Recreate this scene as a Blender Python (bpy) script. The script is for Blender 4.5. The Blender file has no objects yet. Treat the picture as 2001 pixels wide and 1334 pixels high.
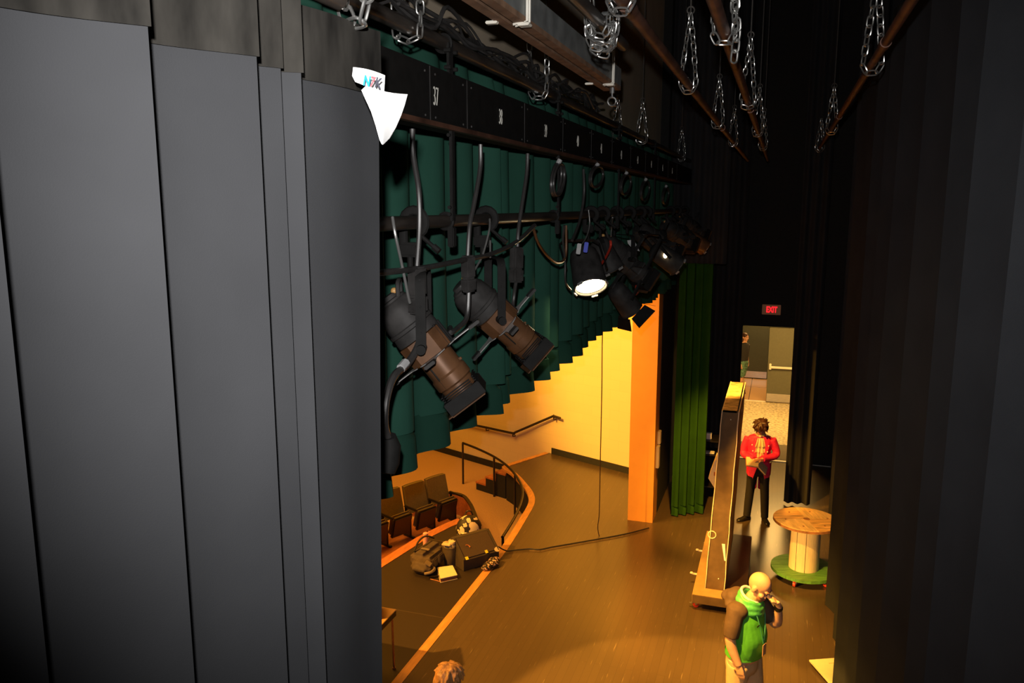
import bpy, bmesh, math, random
from mathutils import Vector, Matrix, Euler
random.seed(7)
C = bpy.context.scene.collection
V = Vector
PI = math.pi
# ------------------------------------------------------------------ camera numbers
F = 1560.0
PITCH = math.atan(265 / F)
YAW = math.atan(530 * math.cos(PITCH) / F)
H = 5.25
sp, cp, st, ct = math.sin(PITCH), math.cos(PITCH), math.sin(YAW), math.cos(YAW)

def ray(u, v):
    r = u - 1000.5; d = v - 667
    f = F * cp - d * sp; dn = d * cp + F * sp
    return V((r * ct - f * st, r * st + f * ct, -dn))
def onZ(u, v, z=0.0):
    a = ray(u, v); s = (z - H) / a.z
    return V((a.x * s, a.y * s, z))
def onX(u, v, x):
    a = ray(u, v); s = x / a.x
    return V((x, a.y * s, H + a.z * s))
def onY(u, v, y):
    a = ray(u, v); s = y / a.y
    return V((a.x * s, y, H + a.z * s))

# ------------------------------------------------------------------ materials
def mat(name, rgb, rough=0.6, metal=0.0, var=0.12, scale=18.0, bump=0.0, bscale=60.0, emis=None, es=0.0, spec=0.5, stretch=None, sheen=0.0):
    m = bpy.data.materials.new(name); m.use_nodes = True
    nt = m.node_tree; b = nt.nodes['Principled BSDF']
    tc = nt.nodes.new('ShaderNodeTexCoord')
    mp = nt.nodes.new('ShaderNodeMapping')
    if stretch: mp.inputs['Scale'].default_value = stretch
    nt.links.new(tc.outputs['Object'], mp.inputs['Vector'])
    n = nt.nodes.new('ShaderNodeTexNoise'); n.inputs['Scale'].default_value = scale; n.inputs['Detail'].default_value = 5
    nt.links.new(mp.outputs['Vector'], n.inputs['Vector'])
    r = nt.nodes.new('ShaderNodeValToRGB')
    lo = [max(0, c * (1 - var)) for c in rgb]; hi = [min(1, c * (1 + var)) for c in rgb]
    r.color_ramp.elements[0].color = (*lo, 1); r.color_ramp.elements[0].position = 0.3
    r.color_ramp.elements[1].color = (*hi, 1); r.color_ramp.elements[1].position = 0.7
    nt.links.new(n.outputs['Fac'], r.inputs['Fac'])
    nt.links.new(r.outputs['Color'], b.inputs['Base Color'])
    b.inputs['Roughness'].default_value = rough; b.inputs['Metallic'].default_value = metal
    b.inputs['Specular IOR Level'].default_value = spec
    if sheen: b.inputs['Sheen Weight'].default_value = sheen
    if bump:
        n2 = nt.nodes.new('ShaderNodeTexNoise'); n2.inputs['Scale'].default_value = bscale; n2.inputs['Detail'].default_value = 3
        nt.links.new(mp.outputs['Vector'], n2.inputs['Vector'])
        bp = nt.nodes.new('ShaderNodeBump'); bp.inputs['Strength'].default_value = bump; bp.inputs['Distance'].default_value = 0.01
        nt.links.new(n2.outputs['Fac'], bp.inputs['Height']); nt.links.new(bp.outputs['Normal'], b.inputs['Normal'])
    if emis:
        b.inputs['Emission Color'].default_value = (*emis, 1); b.inputs['Emission Strength'].default_value = es
    return m

def brick_mat(name, c1, c2, cm, w, h, rough=0.5, mortar=0.004, rot=0.0, offset=0.5, var=0.0, scratch=False, spec=0.5, plane='xy', mottle=0.0):
    m = bpy.data.materials.new(name); m.use_nodes = True
    nt = m.node_tree; b = nt.nodes['Principled BSDF']; L = nt.links.new
    tc = nt.nodes.new('ShaderNodeTexCoord'); mp = nt.nodes.new('ShaderNodeMapping')
    mp.inputs['Rotation'].default_value = {'xy': (0, 0, rot), 'xz': (PI / 2, 0, 0), 'yz': (PI / 2, 0, PI / 2)}[plane]
    L(tc.outputs['Object'], mp.inputs['Vector'])
    br = nt.nodes.new('ShaderNodeTexBrick'); L(mp.outputs['Vector'], br.inputs['Vector'])
    br.inputs['Color1'].default_value = (*c1, 1); br.inputs['Color2'].default_value = (*c2, 1); br.inputs['Mortar'].default_value = (*cm, 1)
    br.inputs['Scale'].default_value = 1; br.inputs['Mortar Size'].default_value = mortar
    br.inputs['Brick Width'].default_value = w; br.inputs['Row Height'].default_value = h; br.offset = offset
    out = br.outputs['Color']
    def mix(fac, a, col, blend='MIX'):
        mx = nt.nodes.new('ShaderNodeMix'); mx.data_type = 'RGBA'; mx.blend_type = blend
        L(fac, mx.inputs['Factor']); L(a, mx.inputs['A']); mx.inputs['B'].default_value = (*col, 1)
        return mx.outputs['Result']
    if mottle:
        n = nt.nodes.new('ShaderNodeTexNoise'); n.inputs['Scale'].default_value = mottle; n.inputs['Detail'].default_value = 6
        L(tc.outputs['Object'], n.inputs['Vector'])
        rp = nt.nodes.new('ShaderNodeValToRGB'); rp.color_ramp.elements[0].position = .45; rp.color_ramp.elements[1].position = .62
        rp.color_ramp.elements[1].color = (.6, .6, .6, 1)
        L(n.outputs['Fac'], rp.inputs['Fac']); out = mix(rp.outputs['Color'], out, [c * .55 for c in c1])
    if scratch:
        m2 = nt.nodes.new('ShaderNodeMapping'); m2.inputs['Scale'].default_value = (60, 3.0, 1); L(tc.outputs['Object'], m2.inputs['Vector'])
        n = nt.nodes.new('ShaderNodeTexNoise'); n.inputs['Scale'].default_value = 1.0; n.inputs['Detail'].default_value = 2
        L(m2.outputs['Vector'], n.inputs['Vector'])
        rp = nt.nodes.new('ShaderNodeValToRGB'); rp.color_ramp.elements[0].position = .67; rp.color_ramp.elements[1].position = .77
        L(n.outputs['Fac'], rp.inputs['Fac']); out = mix(rp.outputs['Color'], out, (.26, .20, .12))
        n3 = nt.nodes.new('ShaderNodeTexNoise'); n3.inputs['Scale'].default_value = 1.2; n3.inputs['Detail'].default_value = 3
        L(tc.outputs['Object'], n3.inputs['Vector'])
        r3 = nt.nodes.new('ShaderNodeMapRange'); r3.inputs['From Min'].default_value = .3; r3.inputs['From Max'].default_value = .7
        r3.inputs['To Min'].default_value = rough - .03; r3.inputs['To Max'].default_value = rough + .06
        b.inputs['Roughness'].default_value = rough
    else:
        b.inputs['Roughness'].default_value = rough
    b.inputs['Specular IOR Level'].default_value = spec
    L(out, b.inputs['Base Color'])
    return m

M = {}
M['velour_right'] = mat('black_velour_right', (.034, .037, .042), .97, var=.10, scale=3, bump=.2, bscale=400, spec=.05)
M['velour'] = mat('black_velour', (.0315, .0325, .035), .95, var=.10, scale=3, bump=.07, bscale=400, spec=.1)
M['velour_far'] = mat('black_velour_far', (.035, .035, .038), .97, var=.1, scale=3, spec=.05)
M['webbing'] = mat('jute_webbing', (.021, .0195, .017), .9, var=.6, scale=1, bump=.15, bscale=300, stretch=(3, 17, 5), spec=.1)
M['green'] = mat('green_velour', (.021, .075, .052), .9, var=.08, scale=4, bump=.1, bscale=250, spec=.1)
M['greenhem_shaded'] = mat('green_velour_hem_shaded', (.015, .055, .037), .9, var=.08, scale=4, spec=.1)  # same green velour, darkened to carry the shading on the hem
M['green2'] = mat('green_drape', (.024, .085, .009), .9, var=.1, scale=4, spec=.1)
M['paper'] = mat('white_paper', (.85, .85, .84), .6, var=.02)
M['pipe'] = mat('dusty_black_pipe', (.055, .045, .038), .35, .4, var=.5, scale=7, stretch=(3, .6, 3))
M['rust'] = mat('rusty_pipe', (.12, .055, .035), .5, .4, var=.5, scale=8)
M['blackmetal'] = mat('black_painted_metal', (.012, .0115, .011), .7, 0, var=.2, spec=.15)
M['raceway'] = mat('raceway_black', (.009, .0085, .008), .65, 0, var=.2, spec=.15)
M['galv'] = mat('galvanised_steel', (.24, .25, .245), .5, .35, var=.3, scale=10)
M['track'] = mat('rusty_track', (.26, .15, .09), .7, .1, var=.35, scale=12)
M['chain'] = mat('zinc_chain', (.55, .55, .53), .3, .9, var=.1)
M['cable'] = mat('black_cable', (.035, .033, .032), .38, var=.2)
M['wire'] = mat('steel_wire', (.34, .34, .33), .35, .7, var=.1)
M['wiredark'] = mat('dark_wire_rope', (.12, .11, .1), .5, .5, var=.2)
M['fixture_warmlit'] = mat('fixture_body_warmlit', (.13, .06, .027), .35, .3, var=.35, scale=9)  # warm spill from lamps and floor put into the colour of black metal
M['fixcap'] = mat('fixture_cap', (.034, .032, .031), .62, 0, var=.4, scale=14, spec=.25)
M['shutter'] = mat('shutter_steel', (.30, .29, .28), .5, .2, var=.15)
M['knob'] = mat('amber_knob', (.55, .30, .10), .4, var=.1)
M['numeral'] = mat('stencil_white', (.7, .69, .62), .6, var=.08)
M['redcable'] = mat('red_cord', (.55, .04, .02), .5, var=.1)
M['bluetape'] = mat('blue_tape', (.05, .08, .6), .5, var=.1)
M['greytape'] = mat('grey_tape', (.4, .4, .4), .5, var=.1)
M['lamp'] = mat('lamp_lens', (1, .9, .7), .3, emis=(1, .78, .42), es=60)
M['lampsmall'] = mat('lamp_glow', (1, .9, .7), .3, emis=(1, .7, .35), es=22)
M['stage'] = brick_mat('black_stage_boards', (.094, .065, .038), (.084, .058, .034), (.058, .041, .025), 2.4, .09, rough=.28, mortar=.0022, rot=PI / 2, scratch=True, spec=.55)
M['pit'] = brick_mat('pit_cover_black', (.034, .024, .019), (.031, .022, .018), (.07, .05, .038), 6, 2.2, rough=.5, mortar=.006, rot=0, spec=.3)
M['trimwood'] = mat('orange_oak_trim', (.62, .30, .09), .4, var=.18, scale=6, stretch=(4, .8, 4))
M['redwood'] = mat('red_oak', (.50, .17, .06), .45, var=.2, scale=6, stretch=(4, 1, 4))
M['carpet'] = mat('tan_carpet', (.56, .36, .19), .95, var=.22, scale=70, bump=.3, bscale=300, spec=.1)
M['cream'] = brick_mat('cream_block_wall', (.80, .66, .42), (.78, .64, .41), (.755, .62, .39), .41, .205, rough=.55, mortar=.006, plane='xz')
M['pier'] = mat('orange_pier', (.80, .36, .07), .5, var=.04, scale=5)
M['tan'] = mat('tan_plaster', (.55, .45, .33), .8, var=.08, scale=3)
M['blackwall'] = mat('black_wall', (.02, .019, .018), .9, var=.15)
M['terrazzo'] = mat('terrazzo', (.50, .42, .26), .45, var=.6, scale=15, spec=.4)
M['hallfloor'] = brick_mat('hall_tile', (.52, .33, .17), (.49, .31, .16), (.16, .1, .06), .62, 3.0, rough=.2, mortar=.012, rot=0, offset=0)
M['doorgreen'] = mat('green_grey_door', (.125, .125, .085), .5, var=.05)
M['doordark'] = mat('dark_green_door', (.045, .055, .04), .5, var=.06)
M['steel'] = mat('brushed_steel', (.62, .60, .55), .3, .85, var=.12, scale=8, stretch=(1, 1, 12))
M['strip'] = mat('white_strip', (.8, .76, .66), .5, var=.05)
M['exitbox'] = mat('exit_housing', (.16, .10, .06), .5, var=.06, emis=(.5, .16, .06), es=.10)
M['exitred'] = mat('exit_letters', (.8, .02, .02), .5, emis=(1, .012, .02), es=1.6)
M['seatolive'] = mat('olive_upholstery', (.20, .155, .06), .85, var=.15, scale=60, spec=.2)
M['seatblack'] = mat('seat_black', (.018, .015, .012), .35, var=.2)
M['rail'] = mat('dark_handrail', (.028, .024, .022), .35, .2, var=.15)
M['redjacket'] = mat('red_brocade', (.78, .02, .10), .6, var=.14, scale=30)
M['jabot'] = mat('cream_lace', (.80, .62, .34), .8, var=.12, scale=60)
M['blacktrouser'] = mat('black_trousers', (.012, .010, .009), .75, var=.15)
M['shoe'] = mat('black_shoe', (.02, .018, .017), .2, var=.1)
M['skin'] = mat('skin', (.70, .40, .26), .5, var=.08, scale=10)
M['skindark'] = mat('tanned_skin', (.55, .28, .17), .5, var=.08, scale=10)
M['hairbrown'] = mat('brown_hair', (.05, .019, .012), .5, var=.4, scale=30, stretch=(1, 1, .2))
M['hairblond'] = mat('light_brown_hair', (.50, .25, .10), .45, var=.45, scale=40, stretch=(1, 1, .15), bump=.5, bscale=60)
M['stubble'] = mat('short_beard', (.34, .14, .07), .8, var=.3, scale=80)
M['shirtgreen'] = mat('green_shirt', (.10, .50, .045), .6, var=.1, scale=6, bump=.3, bscale=14)
M['collargreen'] = mat('green_collar', (.09, .50, .12), .45, var=.25, scale=14, bump=.4, bscale=20)
M['sleevebrown'] = mat('dark_sleeve', (.10, .06, .035), .8, var=.12, scale=20)
M['khaki'] = mat('khaki_trousers', (.62, .46, .28), .75, var=.1, scale=8, bump=.4, bscale=12)
M['badge'] = mat('badge_card', (.72, .40, .26), .4, var=.05)
M['lanyard'] = mat('green_lanyard', (.05, .30, .15), .6, var=.1)
M['tee'] = mat('black_tee', (.02, .02, .022), .8, var=.1)
M['print'] = mat('green_print_cloth', (.10, .22, .15), .8, var=.85, scale=26)
M['eye'] = mat('dark_eye', (.03, .015, .01), .3, var=.05)
M['lip'] = mat('lips', (.5, .16, .12), .5, var=.05)
M['bookcover'] = mat('brown_leather', (.32, .13, .05), .5, var=.2)
M['page'] = mat('aged_pages', (.78, .60, .34), .7, var=.08)
M['plywood'] = mat('ply_orange', (.64, .36, .13), .55, var=.35, scale=5, stretch=(1, 5, 1))
M['plydark'] = mat('ply_dark', (.30, .13, .05), .55, var=.4, scale=6, stretch=(1, 5, 1))
M['plylight'] = mat('ply_pale', (.74, .47, .20), .55, var=.25, scale=5, stretch=(5, 1, 1))
M['stave'] = mat('pale_staves', (.80, .64, .40), .55, var=.08, scale=6, stretch=(8, 8, 1))
M['spoolgreen'] = mat('green_paint_wood', (.10, .27, .05), .5, var=.3, scale=9, stretch=(1, 6, 1))
M['casterred'] = mat('red_caster', (.75, .06, .03), .35, var=.08)
M['flatbrown'] = mat('flat_brown_paint', (.12, .075, .035), .55, var=.2, scale=8)
M['flatpink'] = mat('flat_rose_lit_side', (.58, .32, .22), .6, var=.12, scale=5)  # rose tone raised to stand in for light bounced from the hall
M['platform'] = mat('platform_tan_lit', (.42, .27, .12), .5, var=.12, scale=7)  # tone of the platform half that looks lit
M['platshade_black'] = mat('platform_shade_black', (.025, .016, .016), .4, var=.2)  # the flat's shadow put into the platform colour; plain black on the sign backing
M['rawedge'] = mat('raw_wood_edge', (.82, .66, .46), .6, var=.1)
M['topwood'] = mat('flat_top_wood', (.58, .40, .20), .5, var=.55, scale=9)
M['shade'] = mat('ivory_card', (.82, .66, .45), .6, var=.05)
M['speaker'] = mat('speaker_box', (.06, .045, .035), .6, var=.15)
M['grille'] = mat('speaker_grille', (.085, .06, .045), .5, .1, var=.2, scale=120)
M['yellow'] = mat('yellow_tape', (.8, .72, .05), .5, var=.05)
M['bag'] = mat('dark_bag', (.075, .052, .04), .8, var=.25, scale=12)
M['bagpatch'] = mat('bag_patch', (.20, .15, .11), .7, var=.1)
M['floral'] = mat('floral_black', (.02, .016, .016), .6, var=.2)
M['petal'] = mat('cream_petal', (.82, .62, .40), .6, var=.2, scale=20)
M['pinkpetal'] = mat('pink_petal', (.75, .38, .30), .6, var=.2, scale=20)
M['bin'] = mat('dark_grey_bin', (.10, .075, .055), .5, var=.1)
M['scrunch'] = mat('grey_paper', (.42, .33, .22), .7, var=.3, scale=25)
M['lidwhite'] = mat('cream_plastic', (.72, .58, .38), .5, var=.08)
M['pinkbottle'] = mat('pink_plastic', (.82, .38, .34), .35, var=.05)
M['binder'] = mat('white_binder', (.80, .74, .52), .4, var=.04)
M['binderedge'] = mat('binder_spine', (.30, .12, .08), .5, var=.1)
M['sign'] = mat('foam_board', (.84, .74, .52), .6, var=.03)
M['ink'] = mat('pale_print', (.70, .52, .30), .7, var=.1)
M['redink'] = mat('red_rule', (.42, .12, .06), .7, var=.1)
M['tabletop'] = mat('beige_laminate', (.62, .38, .20), .4, var=.06)
M['tableedge'] = mat('black_edge', (.015, .012, .012), .5, var=.1)
M['laptop'] = mat('silver_laptop', (.62, .45, .32), .35, .3, var=.05)
M['leg_warmlit'] = mat('metal_leg_warmlit', (.45, .22, .12), .3, .6, var=.1)  # plain metal with orange light put into its colour
M['blueprint'] = mat('cyan_ink', (.02, .35, .75), .6, var=.3, scale=60)
M['blackink'] = mat('black_ink', (.05, .05, .07), .6, var=.1)
M['rosink'] = mat('rose_ink', (.4, .12, .14), .6, var=.2)
M['rope'] = mat('dark_rope', (.05, .03, .02), .7, var=.2)
M['tape'] = mat('worn_gaffer', (.20, .14, .08), .5, var=.3)

# ------------------------------------------------------------------ mesh builder
class MB:
    def __init__(s): s.v = []; s.f = []
    def add(s, vs, fs):
        o = len(s.v); s.v += [tuple(p) for p in vs]; s.f += [tuple(i + o for i in f) for f in fs]; return s
    def box(s, c, size, R=None):
        c = V(c); hx, hy, hz = [a / 2 for a in size]
        ps = [V((x, y, z)) for x in (-hx, hx) for y in (-hy, hy) for z in (-hz, hz)]
        if R: ps = [R @ p for p in ps]
        return s.add([c + p for p in ps], [(0, 1, 3, 2), (4, 6, 7, 5), (0, 4, 5, 1), (2, 3, 7, 6), (0, 2, 6, 4), (1, 5, 7, 3)])
    def bbox(s, c, size, b=.006, R=None):
        # box with chamfered edges
        bm = bmesh.new(); bmesh.ops.create_cube(bm, size=1)
        for w in bm.verts: w.co = V((w.co.x * size[0], w.co.y * size[1], w.co.z * size[2]))
        bmesh.ops.bevel(bm, geom=bm.edges[:], offset=b, segments=2, affect='EDGES')
        vs = [(R @ w.co if R else w.co) + V(c) for w in bm.verts]
        bm.verts.index_update(); fs = [tuple(w.index for w in f.verts) for f in bm.faces]; bm.free()
        return s.add(vs, fs)
    def loft(s, rings, cap=True, closed=False):
        n = len(rings[0]); vs = [p for r in rings for p in r]; fs = []
        m = len(rings)
        for i in range(m if closed else m - 1):
            a = i * n; b = ((i + 1) % m) * n
            for j in range(n): k = (j + 1) % n; fs.append((a + j, a + k, b + k, b + j))
        if cap and not closed: fs.append(tuple(range(n - 1, -1, -1))); fs.append(tuple(range((m - 1) * n, m * n)))
        return s.add(vs, fs)
    def tube(s, pts, r, n=10, closed=False, cap=True):
        pts = [V(p) for p in pts]; m = len(pts); rings = []; up = None
        for i, p in enumerate(pts):
            if closed: d = pts[(i + 1) % m] - pts[i - 1]
            else: d = pts[min(i + 1, m - 1)] - pts[max(i - 1, 0)]
            if d.length < 1e-9: d = V((0, 0, 1))
            d.normalize()
            if up is None:
                up = V((0, 0, 1)) if abs(d.z) < .9 else V((1, 0, 0))
            a = d.cross(up)
            if a.length < 1e-4: a = d.cross(V((0, 1, 0.3)))
            a.normalize(); b = a.cross(d); up = b
            rr = r[i] if isinstance(r, (list, tuple)) else r
            if isinstance(rr, (list, tuple)): ra, rb = rr
            else: ra = rb = rr
            rings.append([p + a * math.cos(t) * ra + b * math.sin(t) * rb for t in [2 * PI * k / n for k in range(n)]])
        return s.loft(rings, cap, closed)
    def cyl(s, p0, p1, r0, r1=None, n=16): return s.tube([p0, p1], [r0, r0 if r1 is None else r1], n)
    def rings(s, rs, n=20, cap=True):
        # rs: (center, U, V) half axes
        return s.loft([[V(c) + V(U) * math.cos(t) + V(W) * math.sin(t) for t in [2 * PI * k / n for k in range(n)]] for c, U, W in rs], cap)
    def lathe(s, prof, c=(0, 0, 0), n=24, axis='z', cap=True):
        c = V(c); rings = []
        for r, h in prof:
            ring = []
            for k in range(n):
                t = 2 * PI * k / n; a, b = r * math.cos(t), r * math.sin(t)
                ring.append(c + (V((a, b, h)) if axis == 'z' else V((h, a, b)) if axis == 'x' else V((b, h, a))))
            rings.append(ring)
        return s.loft(rings, cap)
    def ell(s, c, r, n=14, R=None):
        c = V(c); rings = []
        for i in range(1, n):
            ph = PI * i / n
            rings.append([c + ((R @ q) if R else q) for q in [V((r[0] * math.sin(ph) * math.cos(t), r[1] * math.sin(ph) * math.sin(t), -r[2] * math.cos(ph))) for t in [2 * PI * k / (n * 2) for k in range(n * 2)]]])
        return s.loft(rings)
    def prism(s, pts, ext):
        pts = [V(p) for p in pts]; e = V(ext); n = len(pts)
        return s.add(pts + [p + e for p in pts], [tuple(range(n - 1, -1, -1)), tuple(range(n, 2 * n))] + [(i, (i + 1) % n, n + (i + 1) % n, n + i) for i in range(n)])
    def sheet(s, rows, thick=None, normal=None):
        m = len(rows); n = len(rows[0])
        vs = [V(p) for r in rows for p in r]
        fs = [(i * n + j, i * n + j + 1, (i + 1) * n + j + 1, (i + 1) * n + j) for i in range(m - 1) for j in range(n - 1)]
        if thick:
            k = len(vs); t = V(normal) * thick
            vs2 = [p + t for p in vs]; fs2 = [tuple(i + k for i in reversed(f)) for f in fs]
            bd = [i for i in range(n)] + [i * n + n - 1 for i in range(1, m)] + [(m - 1) * n + j for j in range(n - 2, -1, -1)] + [i * n for i in range(m - 2, 0, -1)]
            side = [(bd[i], bd[i - 1], bd[i - 1] + k, bd[i] + k) for i in range(len(bd))]
            return s.add(vs + vs2, fs + fs2 + side)
        return s.add(vs, fs)
    def torus(s, c, R, r, a, b, n=20, m=8):
        a, b, c = V(a).normalized(), V(b).normalized(), V(c)
        return s.tube([c + a * R * math.cos(t) + b * R * math.sin(t) for t in [2 * PI * k / n for k in range(n)]], r, m, closed=True)
    def build(s, name, m, parent=None, smooth=True, world=False):
        me = bpy.data.meshes.new(name)
        vs = s.v
        if world and parent is not None:
            inv = world_of(parent).inverted(); vs = [tuple(inv @ V(p)) for p in vs]
        me.from_pydata(vs, [], s.f)
        bm = bmesh.new(); bm.from_mesh(me); bmesh.ops.recalc_face_normals(bm, faces=bm.faces); bm.to_mesh(me); bm.free()
        me.materials.append(M[m] if isinstance(m, str) else m)
        if smooth:
            me.shade_smooth() if hasattr(me, 'shade_smooth') else None
            try: me.set_sharp_from_angle(angle=math.radians(38))
            except Exception: pass
        o = bpy.data.objects.new(name, me); C.objects.link(o)
        if parent is not None: o.parent = parent
        return o

def world_of(o):
    m = Matrix.Translation(o.location) @ o.rotation_euler.to_matrix().to_4x4()
    return world_of(o.parent) @ m if o.parent else m
def tag(o, label=None, cat=None, group=None, kind=None):
    if label: o['label'] = label
    if cat: o['category'] = cat
    if group: o['group'] = group
    if kind: o['kind'] = kind
    return o
def thing(name, label, cat, loc=(0, 0, 0), rz=0.0, group=None, rot=None):
    o = bpy.data.objects.new(name, None); o.empty_display_size = .1; C.objects.link(o)
    o.location = loc; o.rotation_euler = rot if rot else (0, 0, rz)
    return tag(o, label, cat, group)
def struct(name, mb, m, smooth=False):
    o = mb.build(name, m, None, smooth); o['kind'] = 'structure'; return o
def copy_tree(o, parent=None):
    c = o.copy(); C.objects.link(c); c.parent = parent
    for ch in [x for x in bpy.data.objects if x.parent == o]: copy_tree(ch, c)
    return c
def fuse(o, voxel, smooth=4):
    # turn overlapping volumes into one continuous skin
    r = o.modifiers.new('r', 'REMESH'); r.mode = 'VOXEL'; r.voxel_size = voxel; r.use_smooth_shade = True
    s_ = o.modifiers.new('s', 'SMOOTH'); s_.iterations = smooth; s_.factor = .5
    dg = bpy.context.evaluated_depsgraph_get()
    me = bpy.data.meshes.new_from_object(o.evaluated_get(dg))
    o.modifiers.clear(); old = o.data; o.data = me
    if not me.materials: me.materials.append(old.materials[0])
    me.shade_smooth()
    return o
def text(name, s, size, m, parent, loc, rot, sx=1.0, depth=.002, world=False, bold=0.0):
    cu = bpy.data.curves.new(name, 'FONT'); cu.body = s; cu.size = size; cu.extrude = depth; cu.align_x = 'CENTER'; cu.align_y = 'CENTER'; cu.offset = bold
    t = bpy.data.objects.new(name + '_tmp', cu); C.objects.link(t)
    dg = bpy.context.evaluated_depsgraph_get()
    me = bpy.data.meshes.new_from_object(t.evaluated_get(dg))
    bpy.data.objects.remove(t); me.materials.clear(); me.materials.append(M[m])
    for w in me.vertices: w.co.x *= sx
    o = bpy.data.objects.new(name, me); C.objects.link(o)
    o.parent = parent
    mw = Matrix.Translation(V(loc)) @ (rot if isinstance(rot, Matrix) else Euler(rot).to_matrix()).to_4x4()
    if world and parent is not None: mw = world_of(parent).inverted() @ mw
    o.location = mw.to_translation(); o.rotation_euler = mw.to_euler()
    return o
def spline(pts, k=8):
    pts = [V(p) for p in pts]; out = []
    for i in range(len(pts) - 1):
        p0 = pts[max(i - 1, 0)]; p1 = pts[i]; p2 = pts[i + 1]; p3 = pts[min(i + 2, len(pts) - 1)]
        for j in range(k):
            t = j / k
            out.append(.5 * ((2 * p1) + (p2 - p0) * t + (2 * p0 - 5 * p1 + 4 * p2 - p3) * t * t + (3 * p1 - p0 - 3 * p2 + p3) * t ** 3))
    return out + [pts[-1]]

# ================================================================== SETTING
TR = [(-3.75, -3), (-3.75, 4), (-3.75, 9.0), (-3.76, 10.6), (-3.79, 11.4), (-3.86, 12.3), (-3.93, 12.99), (-4.09, 13.48), (-4.38, 13.96), (-4.74, 14.46), (-5.05, 14.77)]
TRS = [tuple(p)[:2] for p in spline([(x, y, 0) for x, y in TR[2:]], 6)]
TRS = [(-3.75, -3)] + TRS
WA, WB = V((-4.48, 15.96, 0)), V((-2.64, 15.17, 0))
wd = (WB - WA).normalized(); wn = V((wd.y, -wd.x, 0))      # wn points to the stage / camera
if wn.y > 0: wn = -wn
def onW(u, v, off=0.0):
    a = ray(u, v); q = WA + wn * off; o = V((0, 0, H))
    s = (q - o).dot(wn) / a.dot(wn); return o + a * s
edge_end = WA - wd * .02
stage = MB().prism([(x, y, -.12) for x, y in TRS] + [(edge_end.x, edge_end.y + .02, -.12), (-1.95, 14.93, -.12), (-1.95, 16.9, -.12), (7, 16.9, -.12), (7, -3, -.12)], (0, 0, .12))
struct('floor', stage, 'stage')
struct('floor_house', MB().box((-9.5, 8.5, -.76), (12.5, 24, .12)), 'carpet')
# orange wood strip round the stage edge
def strip(path, w, z0, z1):
    pts = [V((x, y, 0)) for x, y in path]; L = []; R = []
    for i, q in enumerate(pts):
        d = (pts[min(i + 1, len(pts) - 1)] - pts[max(i - 1, 0)]).normalized(); n = V((-d.y, d.x, 0))
        L.append(q + n * w); R.append(q - n * 0.0)
    mb = MB(); mb.loft([[R[i] + V((0, 0, z0)), L[i] + V((0, 0, z0)), L[i] + V((0, 0, z1)), R[i] + V((0, 0, z1))] for i in range(len(pts))]); return mb
ee = (WA - wd * .02)
struct('trim_1', strip(TRS + [(-5.02, 14.9), (-4.5, 15.93)], .115, -.04, .006), 'trimwood')
# black face of the apron below the strip
ap = MB(); path = [q for q in TRS if q[1] > 10.5] + [(-5.05, 14.77), (-4.52, 15.92)]
ap.sheet([[(x - .02, y, -.7) for x, y in path], [(x - .02, y, -.04) for x, y in path]], .03, (.7, -.7, 0)); struct('wall_apron', ap, 'blackwall')
# pit cover with its own wood lip
PO = [(-5.75, 3), (-5.56, 8), (-5.31, 9.92), (-5.13, 10.95), (-4.95, 11.55), (-4.82, 11.86)]
pit = MB().prism([(x, y, -.1) for x, y in PO] + [(-4.6, 11.6, -.1), (-4.28, 11.25, -.1), (-3.9, 10.95, -.1), (-3.87, 10.6, -.1), (-3.866, 3, -.1)], (0, 0, .1))
struct('floor_pit_cover', pit, 'pit')
struct('trim_2', strip(PO, .17, -.16, .008), 'redwood')
struct('wall_pit_front', MB().sheet([[(x - .1, y, -.7) for x, y in PO], [(x - .1, y, -.16) for x, y in PO]], .03, (1, 0, 0)), 'redwood')
PW = [tuple(p)[:2] for p in spline([(-6.5, 13.35, 0), (-6.12, 13.66, 0), (-5.68, 13.70, 0), (-5.36, 13.36, 0), (-5.04, 12.83, 0), (-4.74, 12.26, 0), (-4.55, 11.9, 0), (-4.28, 11.42, 0), (-3.95, 11.0, 0)], 5)]
struct('wall_pit', strip(PW, .05, -.7, -.3), 'redwood')
struct('trim_3', strip(PW, .065, -.3, -.27), 'seatblack')
struct('floor_pit', MB().prism([(-7.2, 8, -.72), (-5.7, 8, -.72), (-4.95, 11.9, -.72), (-4.4, 11.6, -.72), (-4.6, 11.95, -.72), (-5.12, 12.8, -.72), (-5.85, 13.65, -.72), (-6.3, 14.0, -.72)], (0, 0, .035)), 'redwood')
# angled cream wall beside the proscenium, with black baseboards
P0 = WA - wd * 9; P1 = WB + wd * .72
struct('wall_left', MB().prism([P0 + V((0, 0, -.7)), P1 + V((0, 0, -.7)), P1 + V((0, 0, 9)), P0 + V((0, 0, 9))], -wn * .2), 'cream')
b0 = WA + wd * .05; b1 = WB + wd * .5
struct('baseboard_left', MB().prism([b0, b1, b1 + V((0, 0, .13)), b0 + V((0, 0, .13))], wn * .02), 'blackwall')
c0 = WA - wd * 8.9; c1 = WA - wd * 1.05
struct('baseboard_house', MB().prism([c0 + V((0, 0, -.7)), c1 + V((0, 0, -.7)), c1 + V((0, 0, -.55)), c0 + V((0, 0, -.55))], wn * .02), 'blackwall')
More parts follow.
